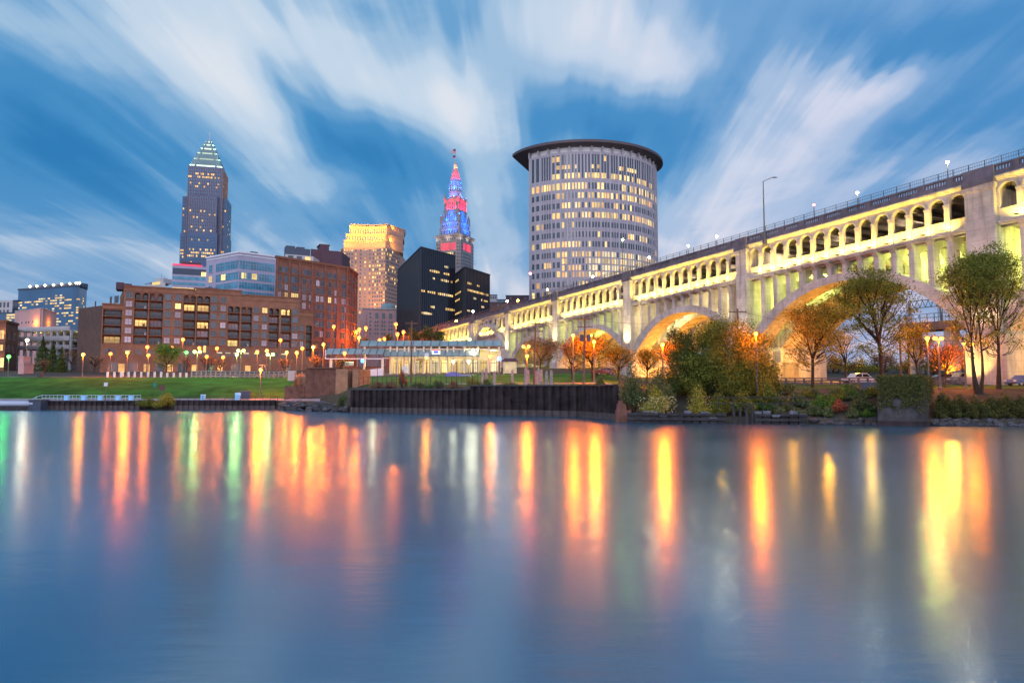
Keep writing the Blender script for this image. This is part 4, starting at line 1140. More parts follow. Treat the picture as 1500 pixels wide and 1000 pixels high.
# ---- pale low building with a small dome in front of it
D = 420; A, B = pp(529,D), pp(579,D+4); f_ = Face(A,B)
o = thing('stone_building', (*f_.at(f_.L/2), 16), 'pale pink stone building with a patina penthouse in front of the gold tower', 'building')
mb = MB(); mb.prism([A,B,(B[0],B[1]+25),(A[0],A[1]+25)], 12, zat(452.5,D)); f_.box(mb, -1.0, 2.6, -6, .5, 12, zat(460,D)); mb.build('wall', M['pinkstone'], o)
mb = MB(); f_.box(mb, -.3, f_.L+.3, -1, .5, zat(452.5,D)+.01, zat(451,D)); mb.build('cornice', M['pale'], o)
c_ = Vector(f_.at(f_.u(568),-8)); mb = MB(); mb.lathe([(4.6,zat(451,D)),(4.6,zat(446,D)),(4.2,zat(443.5,D)),(2.8,zat(442,D)),(.2,zat(441.5,D))],c_.x,c_.y,16); mb.build('penthouse', M['copper'], o)
its = []
for px in (551,561,571): its.append((f_,f_.u(px),zat(462,D),1.9,3.4,'glass'))
for px in (541.5,): its += [(f_,f_.u(px),zat(y,D),1.0,1.4,'glass') for y in (458.5,464.5)]
for y in (471,476.5,482,488): its += [(f_,f_.u(px),zat(y,D),1.0,1.3,'glass') for px in (541.5,549,552.5,559,562.5,569.5,573)]
windows(o, its)

# ---- pair of black glass office blocks
r = random.Random(9)
def black(A, P, B, zt, base_, label, splits, rows):
    o = thing('glass_office_block', (*P, gz(*P)), label, 'office block')
    mb = MB(); mb.prism([A,P,B,(B[0]+(A[0]-P[0])*.9,B[1]+(A[1]-P[1])*.9)], base_, zt); mb.build('wall', M['black_glass'], o)
    fin = MB()
    for f_, st in ((Face(A,P),2.9),(Face(P,B),1.55)):
        x = .1
        while x < f_.L: f_.box(fin, x-.09, x+.09, 0, .22, base_+3, zt); x += st
        f_.box(fin, 0, f_.L, -.3, .3, zt, zt+.5)
    fin.build('mullion', M['black_fin'], o)['kind'] = 'stuff'
    f_ = Face(P,B); its = []
    for (py0, pya, pyb, prob) in rows:
        a_, b_ = f_.u(pya), f_.u(pyb); x = a_
        z = zat(py0, f_.D((pya+pyb)/2))
        z = base_ + round((z-base_)/3.6)*3.6
        while x < b_:
            if r.random() < prob: its.append((f_, x+.75, z, 1.3, .75 + .5*r.random(), r.choice(('warm1','paleLit','warm1'))))
            x += 1.55
    windows(o, its, 'lit_window', t=.06)
    return o
black(pp(581,394), pp(615,330), pp(666,352), zat(362.5,330), 9, 'black glass office block with a knife-edge corner, dark side to the gold tower', 0,
      [(399,628,660,.55),(408,630,660,.5),(413,648,661,.4),(425.5,616,656,.75),(430,640,662,.5),(446,630,634,.9),(450,652,664,.8),(464,617,630,.85),(394,650,654,.6)])
black(pp(666.3,372), pp(680.5,350), pp(717.5,375), zat(391.5,350), 9, 'lower black glass office block between its taller twin and the bridge deck', 0,
      [(411,684,690,.8),(415,698,702,.9),(426,682,714,.75),(431,686,700,.4),(438,693,699,.6),(441,704,716,.75),(449,705,709,.9),(457,684,690,.9)])
o2 = [x for x in C.objects if x.get('label','').startswith('lower black glass')][0]
f_ = Face(pp(666.3,372), pp(680.5,350)); its = []
for y, n in ((410,5),(427,9),(434,7),(461,10)):
    z = 9+round((zat(y,360)-9)/3.6)*3.6
    for i in range(n): its.append((f_, 1.2+i*1.5, z, 1.25, .9, 'warm1'))
windows(o2, its, 'lit_window', t=.06)

# ---- the red and blue lit stone tower
D = 700; T = lambda py: zat(py, D); cx, cyy = xat(666.5, D+22, 150), D+22; TR = R(-24)
tt = thing('stone_tower', (cx,cyy,20), 'tapering stone tower floodlit blue and red with a flag on its spire', 'tower')
def sq(h, rot=TR):
    return [(cx+math.sqrt(2)*h*math.cos(rot+R(45)+i*math.pi/2), cyy+math.sqrt(2)*h*math.sin(rot+R(45)+i*math.pi/2)) for i in range(4)]
def sqf(h):
    q = sq(h); fs_ = [Face(q[(i+1)%4],q[i]) for i in range(4)]
    fs_ = [Face(q[i],q[(i+1)%4]) for i in range(4)]
    return [f_ for f_ in fs_ if f_.n.y < 0]
lo = MB(); lo.prism(sq(14.7), 15, T(344)); lo.prism(sq(16.2), T(344)+.01, T(342.3)); lo.prism(sq(15.6), T(342.3)+.01, T(340.7)); lo.build('shaft', M['limestone'], tt)
up = MB(); tw = MB()
up.prism(sq(12.2), T(340.7)+.01, T(331)); up.prism(sq(12.5), T(331)+.01, T(330.3)); up.prism(sq(11.4), T(330.3)+.01, T(322)); up.prism(sq(11.8), T(322)+.01, T(321))
up.prism(sq(9.0), T(321)+.01, T(304)); up.prism(sq(9.5), T(304)+.01, T(303)); up.prism(sq(8.8), T(303)+.01, T(287)); up.prism(sq(9.2), T(287)+.01, T(285.5))
up.build('setback_stage', M['limestone'], tt)
for i in range(4):
    a = TR+R(45)+i*math.pi/2
    for (h, z0, z1, w) in ((10.6,321,307,1.7),(8.2,285.5,278,1.3)):
        x, y = cx+math.sqrt(2)*h*math.cos(a), cyy+math.sqrt(2)*h*math.sin(a); t_ = MB(); t_.lathe([(w,T(z0)),(w,T(z0-7 if z0 > 300 else z0-4)),(w*1.15,T(z0-7.2 if z0 > 300 else z0-4.1)),(.1,T(z1))],x,y,8); t_.build('turret', M['limestone'], tt)
dr = MB(); dr.lathe([(7.6,T(285.5)),(7.6,T(281)),(6.6,T(280.5)),(6.6,T(274)),(6.9,T(273.6)),(5.9,T(273)),(5.9,T(261)),(6.6,T(260.6)),(6.6,T(258.5)),(5.8,T(257.8))],cx,cyy,20)
dr.build('drum', M['limestone'], tt)
co = MB()
for i in range(12):
    a = i*math.pi/6; co.tube((cx+6.3*math.cos(a),cyy+6.3*math.sin(a),T(273)),(cx+6.3*math.cos(a),cyy+6.3*math.sin(a),T(260.5)),.5,n=6)
co.build('colonnade', M['limestone'], tt)['kind'] = 'stuff'
sp = MB(); sp.lathe([(6.0,T(257.8)),(5.2,T(252)),(4.2,T(249)),(3.9,T(246)),(2.7,T(241)),(2.6,T(239)),(1.5,T(234)),(1.0,T(229)),(.2,T(226.5))],cx,cyy,12); sp.build('spire', M['limestone'], tt)
po = MB(); po.tube((cx,cyy,T(228)),(cx,cyy,T(208)),.28,.2,6); po.build('flagpole', M['pole_pale'], tt)
def flag(zc, w, h, cols_, nm):
    fl = MB(); n = 6
    for j, (z0, z1, mi) in enumerate(cols_):
        for i in range(n):
            x0, x1 = -w*i/n, -w*(i+1)/n; y0, y1 = .5*math.sin(i*1.1), .5*math.sin((i+1)*1.1); dzz = (lambda q: -.25*q*q*h)
            za, zb = zc+h*z0, zc+h*z1
            fl.poly([(cx+x0,cyy+y0-.3,za+dzz(i/n)),(cx+x1,cyy+y1-.3,za+dzz((i+1)/n)),(cx+x1,cyy+y1-.3,zb+dzz((i+1)/n)),(cx+x0,cyy+y0-.3,zb+dzz(i/n))], mi)
    return fl
FLM = [mat('flag_red',(.45,.05,.06),.8), mat('flag_white',(.6,.6,.6),.8), mat('flag_blue',(.05,.06,.25),.8)]
fl = flag(T(211), 4.6, 4.4, [(-.5+i/7,-.5+(i+1)/7,i%2) for i in range(7)], 'flag'); fl.box(cx-2.0,cx,cyy-.9,cyy-.85,T(211)+.1,T(211)+2.2,2); fl.build('flag', FLM, tt)
fl = flag(T(219), 3.0, 2.6, [(-.5,.0,0),(0,.5,2)], 'flag'); fl.build('flag', FLM, tt)
its = []
for fi, f_ in enumerate(sqf(14.7)):
    for c in range(7):
        u_ = f_.L*(.24+.087*c); its.append((f_,u_,T(358.5),1.6,7.6,'redlit'))
        its.append((f_,u_,T(347.5),1.2,1.8,'glass')); its.append((f_,u_,T(369),1.5,2.4,'warm2' if fi == 0 and c < 6 else 'glass'))
        for y in (374,379,384,389,394): its.append((f_,u_,T(y),1.3,2.2,'glass'))
    for e in (.06,.13,.87,.94):
        for y in (350,355,360,365,370,375,380,385,390): its.append((f_,f_.L*e,T(y),.9,1.8,'glass'))
for h, y0, ww, hh, nn in ((12.2,336,1.4,3.4,7),(9.0,312,1.1,8,7),(8.8,295,1.2,7.2,6),(11.4,326,1.2,2.2,8)):
    for f_ in sqf(h):
        for c in range(nn): its.append((f_, f_.L*(c+1)/(nn+1), T(y0), ww, hh, 'redlit' if (h == 8.8 and c % 3 == 1) else 'glass'))
windows(tt, its, t=.1)
BL, RD, WBL = (.004,.15,1), (1,.008,.045), (.06,.26,1)
def ringlights(h, py, e, c, n=8, up_=2):
    for i in range(n):
        a = TR+i*2*math.pi/n
        if math.sin(a) > .45: continue
        k_ = 1.28 if i % 2 else 1.0; light('tower_floodlight', (cx+h*k_*math.cos(a), cyy+h*k_*math.sin(a), T(py)+up_), e*.36, c, .6, tt, 'SPOT', R(85), (cx,cyy,T(py)+h*.75))
ringlights(16.4, 340, 30000, BL, 16); ringlights(15.2, 330, 22000, BL, 16); ringlights(13.0, 320.5, 26000, BL, 12); ringlights(12.6, 313, 16000, BL, 8)
ringlights(12.4, 303, 42000, RD, 12); ringlights(12.6, 293, 20000, RD, 8); ringlights(10.2, 284.5, 12000, WBL, 10); ringlights(9.4, 272.5, 14000, WBL, 10); ringlights(9.3, 265, 14000, BL, 8); ringlights(9, 256.5, 14000, RD, 8); ringlights(7.2, 250, 9000, RD, 8); ringlights(5.0, 239, 7000, (1,.45,.12), 8)
ringlights(20, 352, 9000, (1,.8,.7), 8)

# ---- the curved courthouse tower
D = 400; r = random.Random(4)
K = lambda py: zat(py, D)
P1, P2, P3 = Vector(pp(775,413,80)), Vector(pp(858,400,80)), Vector(pp(964,437,80))
def circ(a, b, c):
    d = 2*(a.x*(b.y-c.y)+b.x*(c.y-a.y)+c.x*(a.y-b.y))
    ux = ((a.length_squared)*(b.y-c.y)+(b.length_squared)*(c.y-a.y)+(c.length_squared)*(a.y-b.y))/d
    uy = ((a.length_squared)*(c.x-b.x)+(b.length_squared)*(a.x-c.x)+(c.length_squared)*(b.x-a.x))/d
    return Vector((ux,uy))
cc = circ(P1,P2,P3); rad = (P1-cc).length
a1, a3 = math.atan2(P1.y-cc.y,P1.x-cc.x), math.atan2(P3.y-cc.y,P3.x-cc.x)
def cpt(t, off=0): a = lerp(a1,a3,t); return (cc.x+(rad+off)*math.cos(a), cc.y+(rad+off)*math.sin(a))
ct = thing('courthouse_tower', (*cpt(.5), 15), 'broad curved courthouse tower with rows of lit windows under a dark overhanging roof', 'tower')
N = 46
NBAY = N
front = [cpt(i/N) for i in range(N+1)]
backp = [(P3.x-2, P3.y+32), (P1.x+3, P1.y+42)]
zb_ = K(222); 
mb = MB(); mb.prism(front+backp, 12, zb_); mb.build('wall', M['court'], ct)
mb = MB(); mb.prism([cpt(i/N,-2.2) for i in range(N+1)]+backp, zb_+.01, K(213.4)); mb.build('attic', M['white'], ct)
mb = MB()
for i in range(0,N+1,3):
    f_ = Face(cpt(i/N,-.6), cpt(i/N+.004,-.6)); f_.box(mb, -.5, .5, -.6, .6, zb_+.01, K(213.3))
mb.build('attic_pier', M['court'], ct)['kind'] = 'stuff'
# roof: thin curved sail wider than the tower
mb = MB(); NT = 40; top = []; bot = []
for i in range(NT+1):
    t = -.125+1.25*i/NT; off = 5.0
    e = abs(2*min(max((t+.125)/1.25,0),1)-1)
    x, y = cpt(t, off - 3.0*e**6); xb, yb = cpt(t, -1.0)
    zt_ = K(208.6)
    top.append((x,y,zt_+.2)); bot.append((x,y,zt_-1.4)); 
# underside slopes back to the wall head
wallp = [(*cpt(max(0,min(1,-.0+(i/NT)*1.0)),.2), K(213.2)) for i in range(NT+1)]
backz = [bk(bot[-1], 34), bk(bot[0], 34)]; backz = [(P3.x-2, P3.y+33), (P1.x+3, P1.y+43)]
for i in range(NT):
    mb.poly([bot[i],bot[i+1],top[i+1],top[i]]); mb.poly([wallp[i],wallp[i+1],bot[i+1],bot[i]])
mb.poly([bot[0],top[0],(backz[1][0],backz[1][1],K(208.6)),(backz[1][0],backz[1][1],K(208.6)-1.2)])
mb.poly([bot[0],(backz[1][0],backz[1][1],K(208.6)-1.2),(P1.x+3,P1.y+42,K(213.2)),wallp[0]])
mb.poly([wallp[-1],(P3.x-2,P3.y+32,K(213.2)),(backz[0][0],backz[0][1],K(208.6)-1.2),bot[-1]])
mb.poly([(backz[0][0],backz[0][1],K(208.6)-1.2),(backz[0][0],backz[0][1],K(208.6)),top[-1],bot[-1]])
mb.poly(top+[(backz[0][0],backz[0][1],K(208.6)+.2),(backz[1][0],backz[1][1],K(208.6)+.2)])
mb.poly(wallp[::-1]+[(P1.x+3,P1.y+42,K(213.2)),(P3.x-2,P3.y+32,K(213.2))])
mb.poly([(P1.x+3,P1.y+42,K(213.2)),(backz[1][0],backz[1][1],K(208.6)-1.2),(backz[0][0],backz[0][1],K(208.6)-1.2),(P3.x-2,P3.y+32,K(213.2))])
mb.build('roof_canopy', M['canopy'], ct)
its = []
def tx(cpx): # crop column of the survey -> t along the curve
    px = 740+cpx*.26; best = min(range(401), key=lambda i: abs(750+F*cpt(i/400)[0]/(cpt(i/400)[1]*CP+90*SP)-px)); return best/400
cols_ = [157,185]+[212,226,240,254]+[272,300]+[328,343,360]+[385,401,417]+[440,456,474]+[497,512,527]+[551,566,581]+[605,618,631]+[652,664,676]+[697,709,720]+[738,749,760]+[776,785,794]+[808,817,825]+[836,843]+[849,855]
big = {157,185,272,300}
ROWS = [(315,'w'),(368,'n'),(423,'n'),(479,'n'),(533,'n'),(588,'n'),(643,'n'),(700,'n'),(757,'n'),(810,'n'),(868,'n'),(922,'n'),(975,'n'),(1030,'n'),(1085,'n')]
LIT = {0:[(150,460,.85),(520,640,.3),(640,860,.55)],1:[(290,640,.7),(640,830,.85)],2:[(290,640,.6),(640,760,.2)],3:[(265,840,.85)],4:[(150,250,.35),(290,420,.25),(420,560,.1)],5:[(340,360,.3),(480,560,.4),(690,730,1),(750,800,.8)],6:[(150,165,1),(205,430,.9),(460,480,1),(540,680,.25),(840,870,.6)],7:[(290,310,1),(330,420,.15)],8:[(220,310,.85)],9:[(220,245,.4),(290,310,1)],10:[(150,190,.7),(380,440,.6),(440,460,1)],11:[(150,260,.1)]}
fcs = {}
for c in cols_:
    t = tx(c); fcs[c] = (Face(cpt(t-.004), cpt(t+.004)), t)
for ri, (cyp, kind) in enumerate(ROWS):
    z = K(190+cyp*.26)
    for c in cols_:
        f_, t = fcs[c]
        if 7 <= ri <= 9 and 322 < c: continue
        w = 2.1 if c in big else 1.25; h = 3.3 if ri else 3.9
        m = 'glass'
        for (x0,x1,p) in LIT.get(ri,[]):
            if x0 <= c <= x1 and r.random() < p: m = r.choice(('warm1','warm2','warm2','warm3'))
        its.append((f_, f_.L/2, z, w, h, m))
# tall strips: the upper floors and the lit atrium
for c in cols_:
    f_, t = fcs[c]; w = 2.1 if c in big else 1.25
    its.append((f_, f_.L/2, K(190+204*.26), w, K(190+137*.26)-K(190+271*.26), 'glass'))
    for cyp, rngs in ((160,[(265,305,1),(560,570,.6)]),(207,[(290,430,.8),(462,550,.8),(648,725,.8),(735,800,.4)]),(257,[(262,305,.9),(340,830,.88)])):
        for (x0,x1,p) in rngs:
            if x0 <= c <= x1 and r.random() < p: its.append((Face(*[(q[0]+f_.n.x*.14,q[1]+f_.n.y*.14) for q in (f_.P,f_.Q)]), f_.L/2, K(190+cyp*.26), w, 2.4 if cyp == 207 else 3.2, r.choice(('warm1','warm2'))))
    if c > 322:
        for k_ in range(4):
            cyp = 700+k_*38; its.append((f_, f_.L/2, K(190+cyp*.26), w+.15, 3.1, 'paleLit' if r.random() < .78 and c > 470 else r.choice(('warm1','warm3','glass'))))
windows(ct, its, t=.12)
mb = MB()
for cyp in (284,342,396,451,506,561,616,671,845,896,950): 
    for i in range(N):
        f_ = Face(cpt(i/N),cpt((i+1)/N)); f_.box(mb, 0, f_.L, -.1, .16, K(190+cyp*.26)-.1, K(190+cyp*.26)+.1)
mb.build('string_course', M['court'], ct)['kind'] = 'stuff'
mb = MB()
for c0, c1 in zip([146]+cols_, cols_+[860]):
    t0 = (tx(c0)+tx(c1))/2; f_ = Face(cpt(t0-.004),cpt(t0+.004)); wd = .5 if c1-c0 > 15 else .22
    f_.box(mb, f_.L/2-wd, f_.L/2+wd, -.1, .42, 14, zb_-.02)
mb.build('facade_fin', M['court'], ct)['kind'] = 'stuff'

# ---- left hotel tower of blue glass, with rooftop lights
r = random.Random(13)
D = 430; A, B, Cc = pp(21.5,D), pp(111.5,D-18), pp(122.5,D-2); f1, f2 = Face(A,B), Face(B,Cc)
o = thing('hotel_tower', (*f1.at(f1.L/2), 16), 'wide blue glass hotel block with bright lamps along its roof', 'hotel')
zt0 = zat(422,D-10)
mb = MB(); mb.prism([A,B,Cc,bk(Cc,24),bk(A,24)], 10, zt0); mb.build('wall', M['blueglass'], o)
mb = MB()
for f_ in (f1,f2): f_.box(mb, -.3, f_.L+.3, -2, .4, zt0+.01, zt0+1.0)
f1.box(mb, f1.u(34), f1.u(106), -8, -2, zt0, zat(419.3,D)); mb.build('roof_edge', M['slate'], o)
its = []
for k_, y in enumerate((433.5,437,440.5,444.5,448.5,452.5,456,459.5,463.5,467.5,471.5,475.5)):
    for f_ in (f1,f2):
        n = int(f_.L/2.0)
        for i in range(n):
            px_ = 21.5+90*i/n
            pl = (.1,.75,.8,.35,.3,.5,.4,.55,.4,.5,.4,.3)[k_]*(.5 if k_ > 4 and px_ < 80 else 1)
            if k_ == 1 and not 47 < px_ < 96: pl = .1
            if f_ is f2: pl *= .7
            if r.random() < pl: its.append((f_, (i+.5)*f_.L/n, zat(y,D-10), 1.8, .85, r.choice(('warm1','paleLit','warm1'))))
its = [x for x in its if r.random() < .8]
windows(o, its, 'lit_window', t=.08)
lm_ = MB(); lm_.lathe([(.12,-1.4),(.12,-.3),(.6,-.3),(.7,.1),(.5,.6),(.1,.75)],0,0,8); lm_ = lm_.mesh('roof_lamp', mat('roof_lamp_white',(.5,.5,.5),.5,emit=(1,.82,.5),estr=9))
for px in (35.5,45.5,57.5,70,82,94,103.5,106,108.5): x, y = f1.at(f1.u(px),-1.2); put(lm_, 'roof_lamp', o, (x,y,zt0+2.2))
# pale and dark blocks at the far left edge
D = 330; A, B = pp(-14,D), pp(14.5,D-3); f_ = Face(A,B)
o = thing('apartment_tower', (*f_.at(f_.L/2), 14), 'pale stone block with dark slot windows beyond the small brick pub', 'building')
mb = MB(); mb.prism([A,B,bk(B,18),bk(A,18)], 10, zat(440.5,D)); mb.build('wall', M['pale'], o)
windows(o, [(f_,f_.u(px),zat(y,D),1.1,2.4,'glass') for px in (-8,-3,2.5,8) for y in (447,458,468)])
mb = MB(); x, y = f_.at(f_.u(9),-3); mb.box(x-1.2,x+1.2,y,y+2,zat(440.5,D),zat(439,D)); mb.build('plant_room', M['slate'], o)
D = 350; A, B = pp(13,D), pp(23,D); f_ = Face(A,B)
o = thing('office_block', (*A, 14), 'narrow dark blue block squeezed between the pale block and the hotel', 'building')
mb = MB(); mb.prism([A,B,bk(B,18),bk(A,18)], 10, zat(441,D)); mb.build('wall', M['slate'], o)
mb = MB(); f_.box(mb, 0, f_.L, -3, .2, zat(441,D)+.01, zat(440,D)); mb.build('coping', M['roof_blue'], o)
windows(o, [(f_,f_.L*q,zat(y,D),.9,1.4,'glass') for q in (.3,.7) for y in (447,453,459)])
D = 315; A, B = pp(-10,D), pp(21,D-3); f_ = Face(A,B)
o = thing('office_block', (*f_.at(f_.L/2), 13), 'low blue office with short rows of lit windows beside the pink building', 'building')
mb = MB(); mb.prism([A,B,bk(B,16),bk(A,16)], 10, zat(459,D)); mb.build('wall', M['blueglass'], o)
mb = MB(); f_.box(mb, -.2, f_.L+.2, -2, .3, zat(459,D)+.01, zat(458,D)); mb.build('coping', M['slate'], o)
windows(o, [(f_,f_.u(px),zat(y,D),1.6,.8,r.choice(('paleLit','warm1'))) for px in (9,12,15,18) for y in (462,466,470,474) if r.random()<.75], 'lit_window')
# pink windowless building lit orange
D = 300; A, B, Cc = pp(19,D), pp(60,D-10), pp(80,D+6); f1, f2 = Face(A,B), Face(B,Cc)
o = thing('pink_building', (*B, 12), 'windowless pink stucco building with orange lit niches behind the parking deck', 'building')
mb = MB(); mb.prism([A,B,Cc,bk(Cc,22),bk(A,20)], 9, zat(456,D)); f1.box(mb, f1.u(48), f1.u(58), -.2, .5, 9, zat(455,D)); mb.build('wall', M['pinkstone'], o)
mb = MB(); f1.box(mb, -.2, f1.L, -1, .25, zat(456,D)+.01, zat(455.3,D)); f2.box(mb, 0, f2.L+.2, -1, .25, zat(456,D)+.01, zat(455.3,D)); mb.build('coping', M['pale'], o)
x, y = f1.at(f1.u(53),2.2); light('niche_light', (x,y,zat(476,D)), 1500, (1,.35,.04), .4, o); x, y = f2.at(f2.u(69),1.6); light('niche_light', (x,y,zat(474,D)), 700, (1,.35,.04), .4, o)
windows(o, [(f1,f1.u(px),zat(473.5,D),.7,.8,'glass') for px in (30,36,40,46)])
# parking deck
D = 262; A, B = pp(24,D), pp(101,D-6); f_ = Face(A,B)
o = thing('parking_deck', (*f_.at(f_.L/2), 11), 'open concrete parking deck with lit levels below the pink building', 'parking garage')
mb = MB(); lv = [(479.5,486),(493.5,500),(506.5,512)]
for y0, y1 in lv: f_.box(mb, 0, f_.L, -20, 0, zat(y1,D), zat(y1,D)+.5); f_.box(mb, 0, f_.L, -.4, .15, zat(y1,D)+.52, zat(y0,D))
for i in range(9): u_ = f_.L*i/8; f_.box(mb, u_-.3, u_+.3, -1.2, -.41, 8, zat(486,D))
f_.box(mb, 0, f_.L, -20.5, -20.1, 8, zat(480,D)); mb.build('deck', M['pale'], o)
windows(o, [(f_,f_.u(px),zat(y,D)+.1,.9,.7,'glass') for px in (30,48,60,73,91) for y in (482.7,496.7)])
for y in (489.5,503): 
    for q in (.15,.4,.65,.9): x, yy = f_.at(f_.L*q,-6); light('deck_lamp', (x,yy,zat(y,D)+.9), 420, (1,.85,.35), .3, o)
# brick pub at the left edge
D = 235; A, B, Cc = pp(-40,D+2), pp(7.5,D), pp(25,D+12); f1, f2 = Face(A,B), Face(B,Cc)
o = thing('brick_pub', (*B, 9), 'two-storey brick building with warm lit windows near the parking deck', 'building')
zt0 = zat(472,D); mb = MB(); mb.prism([A,B,Cc,bk(Cc,24),bk(A,26)], 7, zt0); mb.build('wall', M['brick_d'], o)
mb = MB()
for q in (f1,f2): q.box(mb, -.2, q.L+.2, -.6, .35, zt0+.01, zt0+.8); q.box(mb, 0, q.L, -.1, .2, zat(501.5,D)-.2, zat(501.5,D)+.3)
mb.build('cornice', M['brick_trim'], o)
for px, y, m, w, h in ((-6,490,'warm3',1.1,3),(0,490,'warm1',1,3),(4,490,'warm1',.8,3),(1,509,'warm3',2.2,2),(-8,509,'warm3',2.2,2),(2,531,'warm2',2.8,3.2),(-7,531,'warm1',2.8,3.2)): framed(o, f1, f1.u(px), zat(y,D), w, h, m)
for q in (.3,.65): 
    for y in (490,509): framed(o, f2, f2.L*q, zat(y,D), 1, 2.4, 'glass')
x, y = f1.at(f1.u(5),1.5); light('wall_lamp', (x,y,zat(488,D)), 350, (1,.4,.06), .2, o); light('wall_lamp', (x-2,y-1,zat(528,D)), 450, (1,.5,.08), .2, o)
# pink low pylons by the road
D = 196; 
for px0, px1, y0, lab in ((29,36,523,'taller pink stucco gate block beside the street'),(33,41,533,'low pink stucco gate block beside the street')):
    a, b = pp(px0,D), pp(px1,D); mb = MB(); mb.box(a[0],b[0],D-(1 if px0 == 33 else 0),D+3,gz(a[0],D)-1,zat(y0,D)); mb.box(a[0]-.12,b[0]+.12,D-(1.12 if px0 == 33 else .12),D+3.1,zat(y0,D)+.002,zat(y0,D)+.3)
    tag(mb.build('gate_block', M['pinkstone']), lab, 'gate block')
# pyramid-roofed building behind the apartments
D = 470; A, B = pp(211,D), pp(238,D-6); f_ = Face(A,B)
o = thing('gabled_building', (*f_.at(f_.L/2), 18), 'cream lit building with a blue pyramid roof peeping over the brick apartments', 'building')
mb = MB(); mb.prism([A,B,bk(B,20),bk(A,20)], 12, zat(416,D)); f_.box(mb, f_.L*.42, f_.L*.86, -8, -.3, zat(416,D), zat(409,D)); mb.build('wall', M['pale'], o)
mb = MB(); a = f_.at(-3.5,-.5); b = f_.at(f_.L*.45,-.5); c_ = f_.at(f_.L*.18,-6); d_ = f_.at(f_.L*.45,-12); e_ = f_.at(-3.5,-12); zz_ = zat(416,D)
for q in ((a,b),(b,d_),(d_,e_),(e_,a)): mb.poly([(*q[0],zz_+.1),(*q[1],zz_+.1),(*c_,zat(409.5,D))])
mb.build('pyramid_roof', M['roof_blue'], o)
mb = MB(); f_.box(mb, f_.L*.3, f_.L*.72, .01, .3, zat(418,D), zat(414,D)); mb.build('lit_band', M['warm2'], o)
mb = MB()
for q, y in ((.52,400.5),(.66,404),(.8,406)): x, yy = f_.at(f_.L*q,-4); mb.tube((x,yy,zat(412,D)),(x,yy,zat(y,D)),.16,.1,5)
mb.build('antenna', M['pole'], o)
# low blocks beyond the bridge deck
for px0,px1,y,m,lab,D in ((717,728,433,'pale','small grey stone block just past the lower black office','500'),(728,744,440,'copper','flat teal roofed block behind the bridge parapet','480'),(741,777,434,'maroon','wide dull red block behind the bridge lamp','460'),(716,744,444,'brick_d','low brown roofline just above the bridge parapet','440')):
    D = float(D); A, B = pp(px0,D,50), pp(px1,D,50); mb = MB(); f_ = Face(A,B)
    o = thing('city_block', (*A, 16), lab, 'building'); f_.box(mb, 0, f_.L, -16, 0, 12, zat(y,D)); mb.build('wall', M[m], o)
    mb = MB(); f_.box(mb, -.2, f_.L+.2, -3, .3, zat(y,D)+.01, zat(y,D)+.8); mb.build('coping', M['slate'], o)
    windows(o, [(f_,f_.L*q,zat(y+3,D),1.3,1.5,'glass') for q in (.2,.5,.8)])
# retaining wall and rampart behind the station
D0, D1 = 300, 330
a, b = pp(586,330), pp(652,318); mb = MB(); fz = Face(a,b); fz.box(mb, 0, fz.L, -14, 0, 6, zat(490,325)); 
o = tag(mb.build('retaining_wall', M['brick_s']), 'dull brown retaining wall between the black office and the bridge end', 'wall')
mb = MB(); a, b = Vector(pp(566,300)), Vector(pp(640,296)); n_ = 10
for i in range(n_):
    p, q = a.lerp(b,i/n_), a.lerp(b,(i+1)/n_); za, zb2 = lerp(zat(503,298),zat(477,298),i/n_), lerp(zat(503,298),zat(477,298),(i+1)/n_)
    mb.hexa([(p.x,p.y,5),(q.x,q.y,5),(q.x,q.y+7,5),(p.x,p.y+7,5),(p.x,p.y,za),(q.x,q.y,zb2),(q.x,q.y+7,zb2),(p.x,p.y+7,za)])
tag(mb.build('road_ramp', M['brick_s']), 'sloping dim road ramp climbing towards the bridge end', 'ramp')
# ---------------------------------------------------------------- rapid transit station
D = 172
st = thing('transit_station', (*pp(630,D), 8), 'long glazed transit station with teal glass roofs, lit inside', 'station')
def bx(px0, px1, D0, D1, y0, y1, name, m, par=st, ref=None):
    ref = ref or D0; mb = MB(); mb.box(xat(px0,D0), xat(px1,D0), D0, D1, zat(y1,ref), zat(y0,ref)); return mb.build(name, M[m], par)
def glassroof(px0, px1, y0, y1, D0, D1, nb):
    mb = MB(); fr = MB(); x0, x1 = xat(px0,D0), xat(px1,D0); z0, z1 = zat(y1,D0), zat(y0,D0)
    mb.hexa([(x0,D0,z0-.1),(x1,D0,z0-.1),(x1,D1,z1+.4),(x0,D1,z1+.4),(x0,D0+.05,z0),(x1,D0+.05,z0),(x1,D1,z1+.5),(x0,D1,z1+.5)])
    o = mb.build('glass_roof', M['glassroof'], st)
    for i in range(nb+1):
        x = lerp(x0,x1,i/nb); fr.hexa([(x-.06,D0-.03,z0-.1),(x+.06,D0-.03,z0-.1),(x+.06,D1,z1+.42),(x-.06,D1,z1+.42),(x-.06,D0-.03,z0+.1),(x+.06,D0-.03,z0+.1),(x+.06,D1,z1+.62),(x-.06,D1,z1+.62)])
    fr.box(x0,x1,D0-.08,D0+.08,z0-.22,z0-.101); fr.build('glazing_bar', M['pole'], o)
glassroof(525, 735, 501, 506, D, D+2.2, 16)
bx(525,732,D+.1,D+.4,506.2,507.6,'eaves_beam','cream')
bx(527,732,D+.5,D+8,510.2,512.3,'tie_beam','cream')
mb = MB(); 
for i in range(14): px = 528+15.5*i; mb.box(xat(px,D+.4),xat(px+10,D+.4),D+.45,D+.52,zat(509.6,D),zat(508,D))
mb.build('louvre', M['brick_d'], st)['kind'] = 'stuff'
bx(525,735,D+2.4,D+9,500.2,500.7,'roof_deck','copper')
glassroof(561, 702, 513, 521, D-1.2, D+1, 14)
